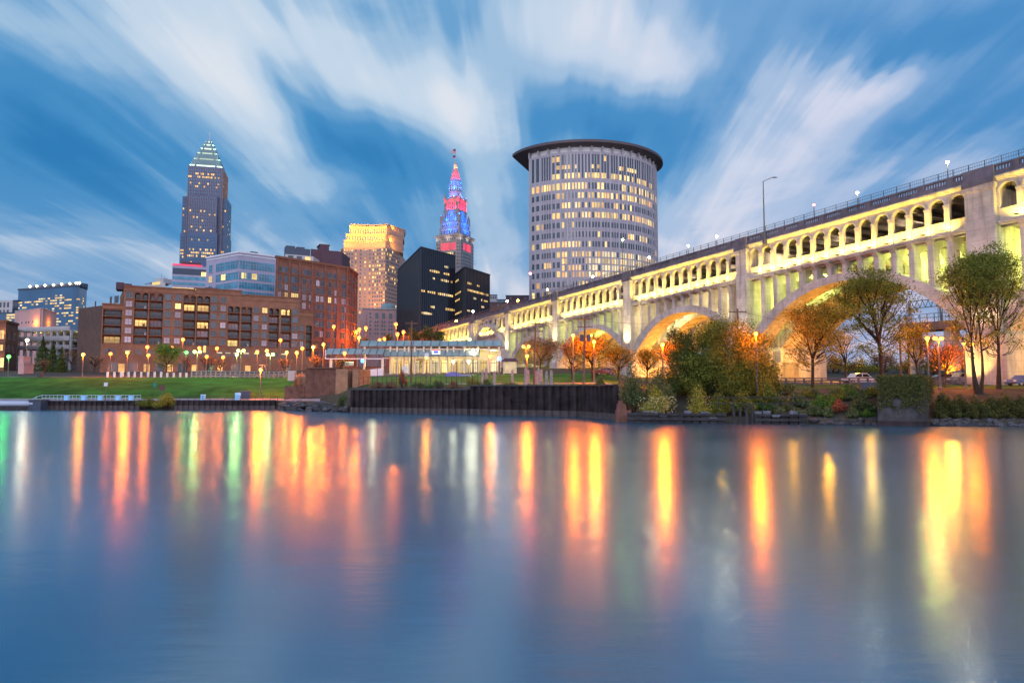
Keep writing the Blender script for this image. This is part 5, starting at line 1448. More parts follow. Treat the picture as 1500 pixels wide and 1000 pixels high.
glassroof(475, 561, 512.4, 518, D-2, D+.4, 8)
bx(475,476.2,D-2.1,D-1.7,512,526,'end_frame','white'); bx(475,561,D-2.1,D-1.8,524.6,526,'beam','white'); bx(475,700,D-2.1,D-1.8,521.2,522.2,'beam','pole')
bx(560,735,D-1.3,D-1,523.6,525.2,'beam','cream'); 
pm = MB(); pm.box(-.22,.22,-.22,.22,0,1); pm = pm.mesh('column', M['cream'])
for px in (533,571,581,592,598,607,620,631,643,655,664,680,700,716,731):
    x = xat(px,D); o = put(pm,'column',st,(x,D+.3,gz(x,D)-.3)); o.scale = (1,1,zat(507,D)-gz(x,D)+.3)
for px in (484,560): 
    x = xat(px,D-1.6); o = put(pm,'column',st,(x,D-1.6,gz(x,D)-.3)); o.scale = (1.3,1,zat(525,D)-gz(x,D)+.3)
mb = MB(); mb.box(xat(563,D),xat(733,D),D+8.5,D+8.9,6,zat(500.5,D)); mb.build('rear_wall', mat('station_back_wall',(.55,.5,.4),.7,.2,.15,.4), st)
mb = MB(); mb.box(xat(476,D),xat(735,D),D-1.5,D+9,6,gz(xat(600,D),D)-.0); mb.build('platform', M['paving'], st)
for i in range(11):       # lit shop-front bays
    px = 574+i*14.3; mb = MB(); mb.box(xat(px,D),xat(px+9.5,D),D+2.6,D+2.75,gz(xat(px,D),D)+.4,zat(527.5,D)); o = mb.build('glazed_bay', M['warm2' if i%4==1 else 'paleLit' if i%3 else 'warm1'], st)
    mb = MB()
    for j in range(5): x = lerp(xat(px,D),xat(px+9.5,D),j/4); mb.box(x-.05,x+.05,D+2.5,D+2.6,gz(xat(px,D),D),zat(527,D))
    mb.box(xat(px,D),xat(px+9.5,D),D+2.5,D+2.6,zat(531,D)-.06,zat(531,D)+.06); mb.build('mullion', M['pole'], o)
mb = MB(); mb.box(xat(504,D),xat(515,D),D+1,D+1.2,zat(535,D),zat(530,D)); o = mb.build('notice_board', M['slate'], st); 
mb = MB(); mb.box(xat(503.3,D),xat(515.7,D),D+1.21,D+1.4,zat(535.5,D),zat(529.5,D)); mb.build('board_frame', M['white'], o)
for px in (540,565,600,632,660,690,722): light('ceiling_lamp', (xat(px,D),D+4.2,zat(515,D)), 520, (1,.86,.42), .4, st); light('ceiling_lamp', (xat(px,D)+1,D+.9,zat(526,D)), 190, (1,.86,.45), .3, st)
for px in (485,510,545): light('ceiling_lamp', (xat(px,D-2),D,zat(529,D)), 300, (1,.80,.38), .3, st)
sg = MB(); x = xat(638.5,D-2); sg.box(x-1.05,x+1.05,D-2.4,D-2.2,zat(519.5,D),zat(512.5,D)); o = sg.build('station_sign', mat('sign_white',(.6,.6,.6),.5,emit=(1,.95,.9),estr=.9), st)
sg = MB(); sg.box(x-.55,x+.55,D-2.48,D-2.402,zat(518,D),zat(514.5,D)); sg.build('blue_panel', mat('sign_blue',(.05,.1,.5),.5,emit=(.05,.15,1),estr=1), o)
sg = MB(); sg.box(x-1.05,x+1.05,D-2.47,D-2.403,zat(514,D),zat(512.6,D)); sg.build('red_panel', mat('sign_red',(.5,.05,.05),.5,emit=(1,.1,.05),estr=.8), o)
# low white stair wall and ramp in front
D = 168; a, b = pp(490,D), pp(562,D); mb = MB(); za = gz(*a)
mb.hexa([(a[0],D,za-1),(b[0],D,za-1),(b[0],D+1.2,za-1),(a[0],D+1.2,za-1),(a[0],D,za+.5),(b[0],D,za+1.9),(b[0],D+1.2,za+1.9),(a[0],D+1.2,za+.5)])
tag(mb.build('ramp_wall', M['white']), 'pale sloping ramp wall below the station side canopy', 'ramp wall')
# dark shelter and blue tarpaulin near the arch
D = 160; a, b = pp(737,D), pp(757,D); o = thing('shelter', (*a,8), 'small dark roofed shelter between the station and the bridge pier', 'shelter')
mb = MB(); mb.frus((a[0]+b[0])/2,D+2,zat(529,D),zat(524.5,D),(b[0]-a[0])/2+.3,2.2,(b[0]-a[0])/2-.3,1.6); mb.build('roof', M['maroon'], o)
for px in (738,747,756):
    mb = MB(); x = xat(px,D); mb.box(x-.12,x+.12,D+.4,D+.6,gz(x,D)-.2,zat(529,D)); mb.build('post', M['cream'], o)
mb = MB(); mb.box(a[0]+.3,b[0]-.3,D+3.4,D+3.6,gz(*a),zat(529,D)); mb.build('lit_rear_panel', M['paleLit'], o)
D = 158; a, b = pp(651,D), pp(692,D); mb = MB(); n_ = 10
for i in range(n_):
    x0, x1 = lerp(a[0],b[0],i/n_), lerp(a[0],b[0],(i+1)/n_); hgt = lambda t: .2+1.1*math.sin(math.pi*min(1,t*1.5))**.7*(1-t)**.5 if t < .66 else .2+.5*(1-t)
    h0, h1 = hgt(i/n_), hgt((i+1)/n_); zb = gz((x0+x1)/2,D)
    mb.hexa([(x0,D,zb-.2),(x1,D,zb-.2),(x1,D+2.5,zb-.2),(x0,D+2.5,zb-.2),(x0,D+.5,zb+h0),(x1,D+.5,zb+h1),(x1,D+2,zb+h1),(x0,D+2,zb+h0)])
tag(mb.build('tarpaulin_heap', mat('blue_tarpaulin',(.10,.13,.42),.5,.4,.2,1)), 'heap under a blue tarpaulin on the lawn before the station', 'tarpaulin')

# ---------------------------------------------------------------- street lamps
EM = {}
def emat(name, c, s): 
    if name not in EM: EM[name] = mat('lamp_glow_'+name, (.3,.3,.3), .4, emit=c, estr=s)
    return EM[name]
OR, WR, WH, GW, GRN, RDC = (1,.25,.010), (1,.40,.04), (1,.80,.48), (.62,1,.20), (.08,1,.10), (1,.05,.04)
LIGHTC = {'orange':(1,.155,.003),'amber':(1,.25,.012)}
LAMPC = {'orange':OR,'amber':WR,'white':WH,'limewhite':GW,'green':GRN,'red':RDC}
pmesh, hmesh = {}, {}
def lamp(px, py, D, col, label, power=1.0, style='globe', rad=None, base=None, group='street lamps', pole='pole', nlamp=1, arm=0.0):
    z = zat(py, D); x = xat(px, D, z); zb = gz(x, D)-.15 if base is None else base
    o = thing('street_lamp', (x, D, zb), label, 'street lamp', group)
    h = z-zb; rad = rad or max(.28, D*.0026)
    k_ = (round(h,1), style, pole, arm)
    if k_ not in pmesh:
        mb = MB(); r0 = .09+h*.006
        mb.lathe([(r0*2.2,0),(r0*2.2,.25),(r0*1.3,.5),(r0,.8)],0,0,8)
        if arm: mb.tube((-arm,0,.8),( -arm,0,.8),r0)
        mb.tube((0 if not arm else 0,0,.8),(0,0,h-rad*.8),r0,r0*.62,8)
        pmesh[k_] = mb.mesh('post', M[pole])
    p = sub(pmesh[k_], 'post', o, (-arm,0,0) if arm else (0,0,0))
    if arm:
        mb = MB(); mb.tube((-arm,0,h-rad*.9),(0,0,h+.25),.06,.05,6); sub(mb.mesh('arm', M[pole]), 'arm', o)
    offs = [0] if nlamp == 1 else [-rad*1.5, rad*1.5]
    for q in offs:
        mb = MB(); mb.lathe([(rad*.3,-rad*.97),(rad*.75,-rad*.7),(rad,-rad*.1),(rad*.85,rad*.5),(rad*.45,rad*.9),(rad*.1,rad)],q,0,12); me = mb.mesh('globe', emat(f'{col}', LAMPC[col], 3.2)); sub(me,'globe',o,(0,0,h))
        mb = MB(); mb.lathe([(rad*.5,rad*.9),(rad*.4,rad*1.05),(.05,rad*1.25)],q,0,10); sub(mb.mesh('lamp_cap', M['pole']),'lamp_cap',o,(0,0,h))
    light('lamp_light', (x,D-rad*1.2,z-rad*1.0), (1150 if col in ('orange','amber') else 420)*power, LIGHTC.get(col,LAMPC[col]), .3, o)
    return o
L = lamp
L(187,516,170,'orange','bright orange lamp on the lawn edge before the apartment block, among the white bollards',5.0)
L(382,541,143,'orange','bright orange lamp low on the lawn slope near the brick abutment',5.0)
L(122,519,171,'amber','yellow-white lamp on the promenade below the windowless brick side wall',1.6)
L(40,498,205,'white','brilliant white tall lamp in front of the parking deck',4.0)
L(13,522,170,'green','green lamp at the promenade end before the brick pub',1.3)
L(289,515,172,'limewhite','lime-white lamp, first past the round green tree',2.2,nlamp=2)
L(347,519,172,'limewhite','lime-white lamp at the white fence, shorter of a close pair',2.0)
L(353,513.5,176,'limewhite','lime-white lamp at the white fence, taller of a close pair',1.5,nlamp=2)
L(396,519,172,'limewhite','lime-white twin lamp above the white fence by the abutment',1.8,nlamp=2)
L(377,515,186,'orange','orange street lamp before the apartments, above the low lawn lamp',2.2)
L(391,513.5,190,'amber','small amber street lamp beside the lime-white twin lamp',1.0)
L(435,516,180,'orange','orange street lamp before the warehouse corner',5)
L(443,510,192,'orange','small orange street lamp just behind a brighter one at the warehouse corner',1.2)
L(459,508,186,'amber','brightest amber street lamp under the brown warehouse',5.0)
L(474,504,190,'orange','orange street lamp under the brown warehouse end wall',4.5)
L(420,516,186,'amber','pale amber street lamp midway along the apartment base',1.4)
L(411,498,200,'orange','tall orange floodlight post in front of the last balconies',1.2)
L(489,478,205,'orange','tall orange floodlight post before the warehouse wall',1.4)
L(268,497,200,'orange','tall orange floodlight post beside the round green tree',1.2)
L(162,518,188,'orange','small orange street lamp between the white lamp and the bollards',.7)
L(216,508,195,'orange','orange street lamp beneath the second balcony stack',1.0)
L(217.5,520,182,'orange','lower orange street lamp beneath the second balcony stack',1.1)
L(252,509,198,'orange','orange street lamp behind the round green tree crown',.9)
L(292,509.5,200,'orange','orange street lamp just above the first lime-white lamp',.8)
L(303,522,190,'orange','orange street lamp below the lit apartment entrance',.7)
L(318,510,198,'orange','orange street lamp at the middle of the apartment block',.9)
L(327,523,186,'orange','low orange street lamp at the middle of the apartment block',.7)
L(273,516,190,'green','tiny green signal lamp between the round tree and lime-white lamp',.5)
L(522,485.5,300,'orange','orange lamp, lower of two at the warehouse end',7)
L(526.5,482,310,'orange','orange lamp, upper of two at the warehouse end',6)
L(526,494,285,'orange','bright orange lamp over the station roof end',8)
L(536,480,320,'orange','orange lamp in front of the pale stone building corner',8)
L(580,474.5,310,'orange','orange lamp before the dark side of the black office, highest of three',7)
L(582.5,489,285,'orange','orange lamp before the black office, lowest of three',8)
L(591,486,290,'orange','orange lamp before the black office, third towards the bridge',8)
L(556,498,270,'orange','small orange lamp above the station roof, first of two',.9)
L(563,496,270,'orange','small orange lamp above the station roof, second of two',1.0)
L(505,517,166,'orange','orange lamp under the station side canopy',1.2)
L(625,523,150,'amber','yellow lamp before the station doors',1.4)
L(588,515,176,'orange','small orange lamp inside the station canopy',.5)
L(718,521,150,'orange','orange lamp at the station end near the arches',1.8)
L(693,512.5,172,'white','white lamp on the station front',1.1)
L(686.5,529,160,'white','low white lamp beside the blue tarpaulin',1.2)
L(664,529,165,'white','low white lamp before the lit shopfronts',.8)
L(688,497,186,'limewhite','tall thin cobra lamp before the curved arch',.3)
L(772,521,132,'orange','brilliant orange lamp under the fourth arch beside a wooden pole',3.2)
L(770.5,507.5,165,'amber','twin amber lamp behind the brilliant orange one',1.4,nlamp=2)
L(870,500,119,'orange','brilliant orange lamp in front of the orange trees',6)
L(839.5,491,120,'orange','orange lamp on a steel post beside the wooden pole',4)
L(970.5,504.5,103,'orange','orange lamp glowing under the second arch behind shrubs',6)
L(1107,488.5,90.5,'orange','brilliant orange lamp above the big shrub mass by the pier',3.5)
L(1358,495,92,'orange','orange lamp under the large arch, first of a pair',3)
L(1374.5,495.5,91.5,'amber','amber twin lamp under the large arch, second of a pair',1.0,nlamp=2)
L(1412,502,93,'amber','bright amber lamp beside the large pier',1.2)
L(1423,504,96,'orange','orange lamp just behind the amber one at the large pier',1.6)
# blue emergency lights
def pillar(px, py, D, label):
    z = zat(py,D); x = xat(px,D,z); zb = gz(x,D)-.1; o = thing('call_post',(x,D,zb),label,'call post','blue call posts')
    mb = MB(); mb.box(-.2,.2,-.2,.2,0,z-zb-.4); sub(mb.mesh('post',M['pole']),'post',o)
    mb = MB(); mb.lathe([(.3,-.4),(.42,0),(.3,.4),(.05,.5)],0,0,10); sub(mb.mesh('blue_lamp',emat('blue',(.03,.22,1),8)),'blue_lamp',o,(0,0,z-zb))
pillar(531,528.5,158,'slim call post with a blue lamp at the side canopy of the station')
pillar(731.5,525.5,150,'slim call post with a blue lamp near the stone posts')
# bridge deck lamps on posts
dm = {}
def decklamp(px, py, w, col, label, power, kind='post'):
    k = None; best = None
    for i in range(0, 2800):
        s = SBEG + i*.1; p = bp(s,w,0)
        z = zat(py,p[1]); 
        e = abs(750+F*p[0]/(p[1]*CP+(z-H)*SP)-px)
        if best is None or e < best[0]: best = (e,s,z)
    e, s, z = best; zb = ztop(s)-1.85; x, y, _ = bp(s,w,0)
    o = thing('bridge_lamp', (x,y,zb), label, 'bridge lamp', 'lamps along the bridge deck')
    h = max(1.0, z-zb); rad = max(.25, y*.0015)
    mb = MB(); mb.tube((0,0,0),(0,0,h-rad*.7),.12,.08,8); mb.lathe([(.3,0),(.3,.3),(.15,.6)],0,0,8); sub(mb.mesh('post',M['pole']),'post',o)
    mb = MB(); mb.lathe([(rad*.3,-rad*.9),(rad*.9,-rad*.4),(rad,0),(rad*.7,rad*.6),(.05,rad*.8)],0,0,10); sub(mb.mesh('globe',emat(f'd{col}{power:.1f}',LAMPC[col],160*power)),'globe',o,(0,0,h))
    mb = MB(); mb.lathe([(rad*1.1,rad*.62),(rad*.8,rad*.95),(.05,rad*1.2)],0,0,10); sub(mb.mesh('lamp_cap',M['pole']),'lamp_cap',o,(0,0,h))
    light('lamp_light', (x,y-rad*1.5,zb+h), 300*power, LAMPC[col], .25, o)
decklamp(1388,238,3,'white','white lamp on the bridge deck over the big arch, largest on the parapet',2)
decklamp(1050,346,4,'white','brilliant white lamp on the bridge deck over the second pier',2.4)
decklamp(1008,360,14,'white','white lamp on the bridge deck, next after the brilliant one',1.3)
decklamp(951,377,8,'white','warm white deck lamp seen against the foot of the courthouse',1.5)
decklamp(912,351,16,'limewhite','high greenish deck lamp seen against the courthouse windows',1.2)
decklamp(868,405,8,'white','deck lamp below the lit courthouse atrium',1.2)
decklamp(802,424,10,'amber','amber deck lamp at the courthouse corner',1.2)
decklamp(758.5,440,4,'orange','brilliant orange deck lamp where the sky meets the parapet',3.0)
decklamp(777,400.5,14,'red','red signal lamp on a tall deck post beside the courthouse',1.4)
decklamp(693,456,8,'white','deck lamp in front of the lower black office',1.1)
decklamp(649,470,8,'amber','last amber deck lamp near the bridge end',1.2)
decklamp(743,441,8,'white','small white deck lamp beside the brilliant orange one',.7)
decklamp(1192.5,300,3,'red','short red signal lamp on the parapet of the large span',.25)
decklamp(1256,282.5,12,'white','deck lamp of the large span, on a curved arm',1.2)
# tall unlit mast on the pier
x, y, _ = bp(40.5,-.9,0)
for q in range(600):
    s = -20+q*.2; x, y, _ = bp(s,-1.1,0)
    if abs(750+F*x/(y*CP+30*SP)-1120) < .4: break
zb = ztop(s)-2.3; zt_ = zat(266,y); o = thing('lamp_mast',(x,y,zb),'tall unlit steel mast with a curved arm clamped to the bridge cornice','lamp mast')
mb = MB(); mb.tube((0,0,0),(0,0,zt_-zb),.17,.09,10); mb.lathe([(.5,-.6),(.5,.1),(.3,.9)],0,0,8); sub(mb.mesh('post',M['pole']),'post',o)
mb = MB(); pv = (0,0,zt_-zb)
for i in range(1,7):
    a = i/6*math.pi/2; nx = (2.2*math.sin(a)*.9, 0, zt_-zb+.9*math.sin(a)); mb.tube(pv,nx,.07,.06,6); pv = nx
sub(mb.mesh('arm',M['pole']),'arm',o)
mb = MB(); mb.lathe([(.05,0),(.3,.06),(.3,.16),(.1,.28)],0,0,8); me = mb.mesh('lamp_head',M['pole_pale']); q = sub(me,'lamp_head',o,(pv[0]+.4,0,pv[2]-.15)); q.scale = (2.2,1,1)

# ---------------------------------------------------------------- poles, signs, posts, fences
def upole(px, D, ytop, label, arms=2, lean=0.0, box=False):
    x = xat(px,D); zb = gz(x,D)-.3; zt_ = zat(ytop,D); o = thing('utility_pole',(x,D,zb),label,'utility pole','utility poles'); h = zt_-zb
    mb = MB(); mb.tube((0,0,0),(lean,0,h),.2,.13,8); sub(mb.mesh('pole',M['wood']),'pole',o)
    for i in range(arms):
        mb = MB(); z = h-.6-i*1.3; mb.box(-1.3+lean,1.3+lean,-.22,-.1,z,z+.14)
        for q in (-1.15,-.6,.6,1.15): mb.tube((q+lean,-.16,z+.14),(q+lean,-.16,z+.36),.05,n=5)
        sub(mb.mesh('crossarm',M['wood']),'crossarm',o)
    if box:
        for q in (-.55,.55):
            mb = MB(); mb.lathe([(.3,h-4.2),(.32,h-3.2),(.1,h-3.05)],q+lean,-.1,10); sub(mb.mesh('transformer',M['slate']),'transformer',o)
    return (x+lean, D, zt_-.3)
p1 = upole(782,118,470,'leaning wooden utility pole beside the brilliant orange lamp',2,.35)
p2 = upole(855,113,463,'wooden utility pole with twin transformers before the third arch',2,.3,True)
p3 = upole(1083,101,452,'utility pole top rising from the big shrub mass',1)
p4 = upole(602,140,470,'thin dark utility pole standing before the station',1)
upole(1321,118,480,'brown timber pole under the large arch behind the ivy pier',0)
upole(1333,121,470,'second brown timber pole under the large arch',0)
def wire(a, b, sag, label):
    mb = MB(); n = 14; pts = []
    for i in range(n+1):
        t = i/n; p = Vector(a).lerp(Vector(b),t); p.z -= sag*4*t*(1-t); pts.append(p)
    for p, q in zip(pts,pts[1:]): mb.tube(p,q,.025,n=4,cap=False)
    tag(mb.build('power_line',M['steel']),label,'power line')
wire(p1,p2,1.0,'power line slung between the leaning pole and the transformer pole')
wire(p2,p3,1.4,'power line slung from the transformer pole to the shrub-hidden pole')
wire(p3,(xat(1560,78),78,zat(500,78)),1.6,'power line running from the shrub-hidden pole past the ivy pier')
# bollards along the top of the lawn
bm = MB(); bm.box(-.19,.19,-.18,.18,0,1.25); bm.frus(0,0,1.252,1.4,.22,.2,.12,.11); bm = bm.mesh('bollard',M['white'])
bpx = [158,168,178,180.5,189,198,207.5,217.5,227,236.5,245.5,255,264.5,273.5]
for i, px in enumerate(bpx):
    x, y = gpt(px, 27.6 if i not in (3,) else 30); o = bpy.data.objects.new('bollard',bm); C.objects.link(o); o.location = (x,y,gz(x,y)-.05); o.scale = (1,1,1 if i < 10 else .85)
    tag(o, f'white bollard on the lawn crest, {nth(i+1)} counted from the yellow-white lamp', 'bollard', 'white bollards along the lawn')
def fence(pxa, pxb, t0, hgt, label, m, n_, pickets=4, nm='fence'):
    a, b = Vector(gpt(pxa,t0)), Vector(gpt(pxb,t0)); o = thing(nm,(*((a+b)/2),gz(*((a+b)/2))),label,'fence'); mb = MB(); rl = MB()
    for i in range(n_+1):
        p = a.lerp(b,i/n_); z = gz(p.x,p.y); mb.box(p.x-.12,p.x+.12,p.y-.12,p.y+.12,z-.2,z+hgt)
    mb.build('post',M[m],o)['kind'] = 'stuff'
    for q in (.25,.6,.95):
        for i in range(n_):
            p, s = a.lerp(b,i/n_), a.lerp(b,(i+1)/n_); za, zb = gz(p.x,p.y)+hgt*q, gz(s.x,s.y)+hgt*q
            rl.hexa([(p.x,p.y-.05,za-.09),(s.x,s.y-.05,zb-.09),(s.x,s.y+.05,zb-.09),(p.x,p.y+.05,za-.09),(p.x,p.y-.05,za+.09),(s.x,s.y-.05,zb+.09),(s.x,s.y+.05,zb+.09),(p.x,p.y+.05,za+.09)])
    rl.build('rail',M[m],o)
    return o
fence(281,423,27.4,1.6,'white rail fence along the lawn crest before the warehouse','fence_white',20)
fence(1100,1284,26,1.1,'low grey road rail behind the locust tree','concrete_dark',14)
fence(1370,1440,27,1.1,'low grey road rail behind the ivy pier','concrete_dark',6)
# black mesh fence on the sheet pile top
a, b = Vector(gpt(526,1.6)), Vector(gpt(700,1.4)); o = thing('mesh_fence',(*((a+b)/2),4.5),'thin black wire fence with uneven posts behind the tall sheet piling','fence')
pm_ = MB(); pm_.tube((0,0,-.3),(0,0,1),.055,n=5); pm_ = pm_.mesh('post',M['steel']); n_ = 24
for i in range(n_+1):
    p = a.lerp(b,i/n_); q = put(pm_,'post',o,(p.x,p.y,gz(p.x,p.y))); q.scale = (1,1,2.2 if i % 4 else 4.6)
for z in (.3,1.2,2.1):
    mb = MB()
    for i in range(n_):
        p, s = a.lerp(b,i/n_), a.lerp(b,(i+1)/n_); mb.tube((p.x,p.y,gz(p.x,p.y)+z),(s.x,s.y,gz(s.x,s.y)+z),.02,n=4,cap=False)
    mb.build('wire',M['steel'],o)
# standing stone posts
sp_ = MB(); sp_.frus(0,0,-.3,1,.28,.28,.22,.22); sp_.frus(0,0,1.002,1.06,.18,.18,.05,.05); sp_ = sp_.mesh('stone_post',mat('grey_post_stone',(.30,.27,.27),.85,.2,.25,1.5))
for i,(px,t0,h) in enumerate([(707,14,2.6),(712.5,17,2.8),(724.5,11,2.5),(750.5,13,2.6),(770,10,3.0),(773.5,16,2.4),(785.5,17,2.2),(789,9,3.0),(793,20,2.3),(800.5,10,2.4),(807.5,10,2.5)]):
    x, y = gpt(px,t0); o = bpy.data.objects.new('stone_post',sp_); C.objects.link(o); o.location = (x,y,gz(x,y)); o.scale = (1,1,h)
    tag(o, f'rough grey standing stone on the park lawn, {nth(i+1)} counted from the station end', 'stone post', 'standing stones on the park lawn')
def sign(px, t0, ytop, w, h, m, label, shape='box', D=None):
    x, y = gpt(px,t0); zb = gz(x,y)-.2; zt_ = zat(ytop,y); o = thing('sign_post',(x,y,zb),label,'sign'); hh = zt_-zb
    mb = MB(); mb.tube((0,0,0),(0,0,hh),.06,n=6); sub(mb.mesh('post',M['pole']),'post',o)
    mb = MB()
    if shape == 'box': mb.box(-w/2,w/2,-.12,-.06,hh-h,hh)
    else:
        n = 14; mb.prism([(w/2*math.cos(6.283*i/n),w/2*math.sin(6.283*i/n)) for i in range(n)],-.03,.03); mb.v = [(p[0],-.1+p[2],hh-w/2+p[1]) for p in mb.v]
    sub(mb.mesh('panel',m),'panel',o)
sign(156.5,-.9,560,.75,.75,M['white'],'small white sign on a thin post at the quay rail')
sign(228,4,560.5,.7,.9,mat('green_sign',(.02,.22,.16),.5),'small green sign standing on the lawn slope')
sign(239,3,563.5,1.3,1.2,mat('brown_sign',(.14,.07,.06),.7),'round brown sign on the lawn slope beside the bank shrub','round')
sign(593,15,536,1.0,1.4,M['white'],'white notice on a post in the park lawn')
sign(625,12,517,.8,.8,M['white'],'small white sign on a tall post before the station doors')
# litter bins, cabinet, boxes
def smallbox(px, t0, w, d, h, m, name, label, cat):
    x, y = gpt(px,t0); zb = gz(x,y)-.05; mb = MB(); mb.box(x-w/2,x+w/2,y-d/2,y+d/2,zb,zb+h); mb.frus(x,y,zb+h+.002,zb+h+.14,w/2+.06,d/2+.06,w/2-.05,d/2-.05); tag(mb.build(name,M[m]),label,cat)
smallbox(59,29,.9,.9,1.35,'steel','litter_bin','dark litter bin on the promenade below the parking deck','bin')
smallbox(299,1.4,.75,.75,1.0,'blueGlow','litter_bin','small pale blue bin on the quay before the lawn slope','bin')  # bin given the glowing blue material, though it is no lamp
smallbox(360,2.4,2.3,1.0,1.5,'slate','utility_cabinet','wide grey utility cabinet on the quay behind the low sheet piling','cabinet')
smallbox(350,1.6,1.0,.8,1.3,'blueGlow','drinking_fountain','pale blue drinking fountain beside the grey utility cabinet','fountain')  # fountain shares the blue glow put into the material, no light source
smallbox(1272,10,2.2,.8,.9,'slate','information_board','low dark slanted board on the grass beside the ivy pier','board')
smallbox(428,22,1.6,1.2,2.2,'pale','kiosk','small pale kiosk at the fence end above the abutment','kiosk')
# parked cars
PAINT = lambda n, c: mat(n, c, .3, .5, coat=.6)
def car(px, t0, rz, paint, label, h=1.75, L_=4.7):
    x, y = gpt(px,t0); o = thing('parked_car',(x,y,gz(x,y)+.02),label,'car','cars parked under the bridge',rz)
    w = 1.85; mb = MB()
    prof = [(-L_/2,.45),(-L_/2+.05,.9),(-L_/2+.75,1.02),(-L_/2+1.15,1.06),(-L_/2+1.75,h-.05),(-L_/2+2.4,h),(L_/2-1.1,h-.02),(L_/2-.35,1.1),(L_/2-.05,1.0),(L_/2,.45),(L_/2-.5,.3),(-L_/2+.5,.3)]
    n = len(prof); 
    def tap(z): return w/2*(1 if z < 1.08 else .84)
    mb.v = [(x_,-tap(z_),z_) for x_, z_ in prof]+[(x_,tap(z_),z_) for x_, z_ in prof]
    for i in range(n): j = (i+1)%n; mb.f.append((i,j,n+j,n+i)); mb.m.append(0)
    mb.f.append(tuple(range(n-1,-1,-1))); mb.m.append(0); mb.f.append(tuple(range(n,2*n))); mb.m.append(0)
    sub(mb.mesh('body',paint),'body',o)
    for sd in (-1,1):
        for x0, x1, x2, x3 in ((-L_/2+1.35,-L_/2+1.85,.25,.25),(.4,.4,L_/2-1.15,L_/2-.65)):
            mb = MB(); yy = sd*(w/2*.86+.05); mb.poly([(x0,sd*(w/2*.985),1.1),(x3,sd*(w/2*.985),1.1),(x2,yy,h-.14),(x1,yy,h-.14)]); sub(mb.mesh('side_window',M['black_glass']),'side_window',o)
        for x0 in (-L_/2+.95,L_/2-.95):
            mb = MB(); mb.tube((x0,sd*(w/2-.22),.34),(x0,sd*(w/2+.01),.34),.34,n=14); tq = sub(mb.mesh('wheel',M['rail']),'wheel',o)
            mb = MB(); mb.tube((x0,sd*(w/2+.005),.34),(x0,sd*(w/2+.03),.34),.2,n=10); sub(mb.mesh('rim',M['pole_pale']),'rim',tq)
        mb = MB(); mb.box(-L_/2-.02,-L_/2+.12,sd*.75-.18,sd*.75+.18,.68,.86); sub(mb.mesh('headlight',M['white']),'headlight',o)
        mb = MB(); mb.box(L_/2-.12,L_/2+.02,sd*.78-.14,sd*.78+.14,.72,.98); sub(mb.mesh('tail_light',FLM[0]),'tail_light',o)
car(1255,29,R(8),PAINT('white_car_paint',(.72,.72,.72)),'white estate car parked under the large arch behind the locust tree')
car(1408,31,R(4),PAINT('silver_car_paint',(.40,.42,.46)),'silver estate car parked beside the amber lamp at the large pier')
car(1378,34,R(-6),PAINT('dark_car_paint',(.05,.05,.06)),'dark saloon parked behind the ivy pier and small bare tree',1.5,4.4)
car(1497,20,R(12),PAINT('blue_car_paint',(.08,.12,.30)),'blue car half hidden past the large pier base',1.6,4.5)
car(884,38,R(10),PAINT('red_car_paint',(.3,.05,.04)),'red car parked beyond the orange trees',1.5,4.4)
# railway viaduct and gantry seen through the big arch
a, b = Vector(pp(1318,190)), Vector(pp(1460,172)); f_ = Face(a,b); o = thing('railway_viaduct',(*((a+b)/2),8),'brown steel railway viaduct seen through the large arch','viaduct')
zv = zat(470,182); mb = MB(); f_.box(mb,0,f_.L,-8,0,zv-2.2,zv); mb.build('girder',mat('viaduct_paint',(.20,.12,.10),.8,.2,.2,.5),o)
mb = MB()
for i in range(14): u_ = f_.L*i/13; f_.box(mb,u_-.08,u_+.08,-.1,.05,zv,zv+2.2)
for z in (1.1,2.15): f_.box(mb,0,f_.L,-.06,.02,zv+z,zv+z+.12)
mb.build('railing',M['steel'],o)
for q in (.1,.5,.9):
    mb = MB(); f_.box(mb,f_.L*q-.9,f_.L*q+.9,-7,-1,2,zv-2.2); mb.build('pier',M['concrete'],o)
o = thing('catenary_gantry',(*f_.at(f_.u(1370),-4),zv),'lattice steel catenary gantry above the railway viaduct','gantry')
for px in (1324,1370):
    x, y = f_.at(f_.u(px),-4); mb = MB()
    for dx_, dy_ in ((-.4,-.4),(.4,-.4),(.4,.4),(-.4,.4)): mb.tube((x+dx_,y+dy_,zv),(x+dx_*.8,y+dy_*.8,zat(441,y)),.09,n=4)
    for i in range(6): z0 = lerp(zv,zat(443,y),i/6); z1 = lerp(zv,zat(443,y),(i+1)/6); mb.tube((x-.4,y-.4,z0),(x+.4,y-.4,z1),.06,n=4); mb.tube((x+.4,y-.4,z0),(x-.4,y-.4,z1),.06,n=4)
    mb.build('mast',M['steel'],o)
mb = MB(); x0, y0 = f_.at(f_.u(1324),-4); x1, y1 = f_.at(f_.u(1374),-4); zg = zat(452,y0)
for dz_ in (0,2.0): mb.tube((x0,y0,zg+dz_),(x1,y1,zg+dz_),.12,n=4)
for i in range(12): t0, t1 = i/12, (i+1)/12; mb.tube((lerp(x0,x1,t0),lerp(y0,y1,t0),zg+(i%2)*2),(lerp(x0,x1,t1),lerp(y0,y1,t1),zg+((i+1)%2)*2),.08,n=4)
mb.build('crossbeam',M['steel'],o)

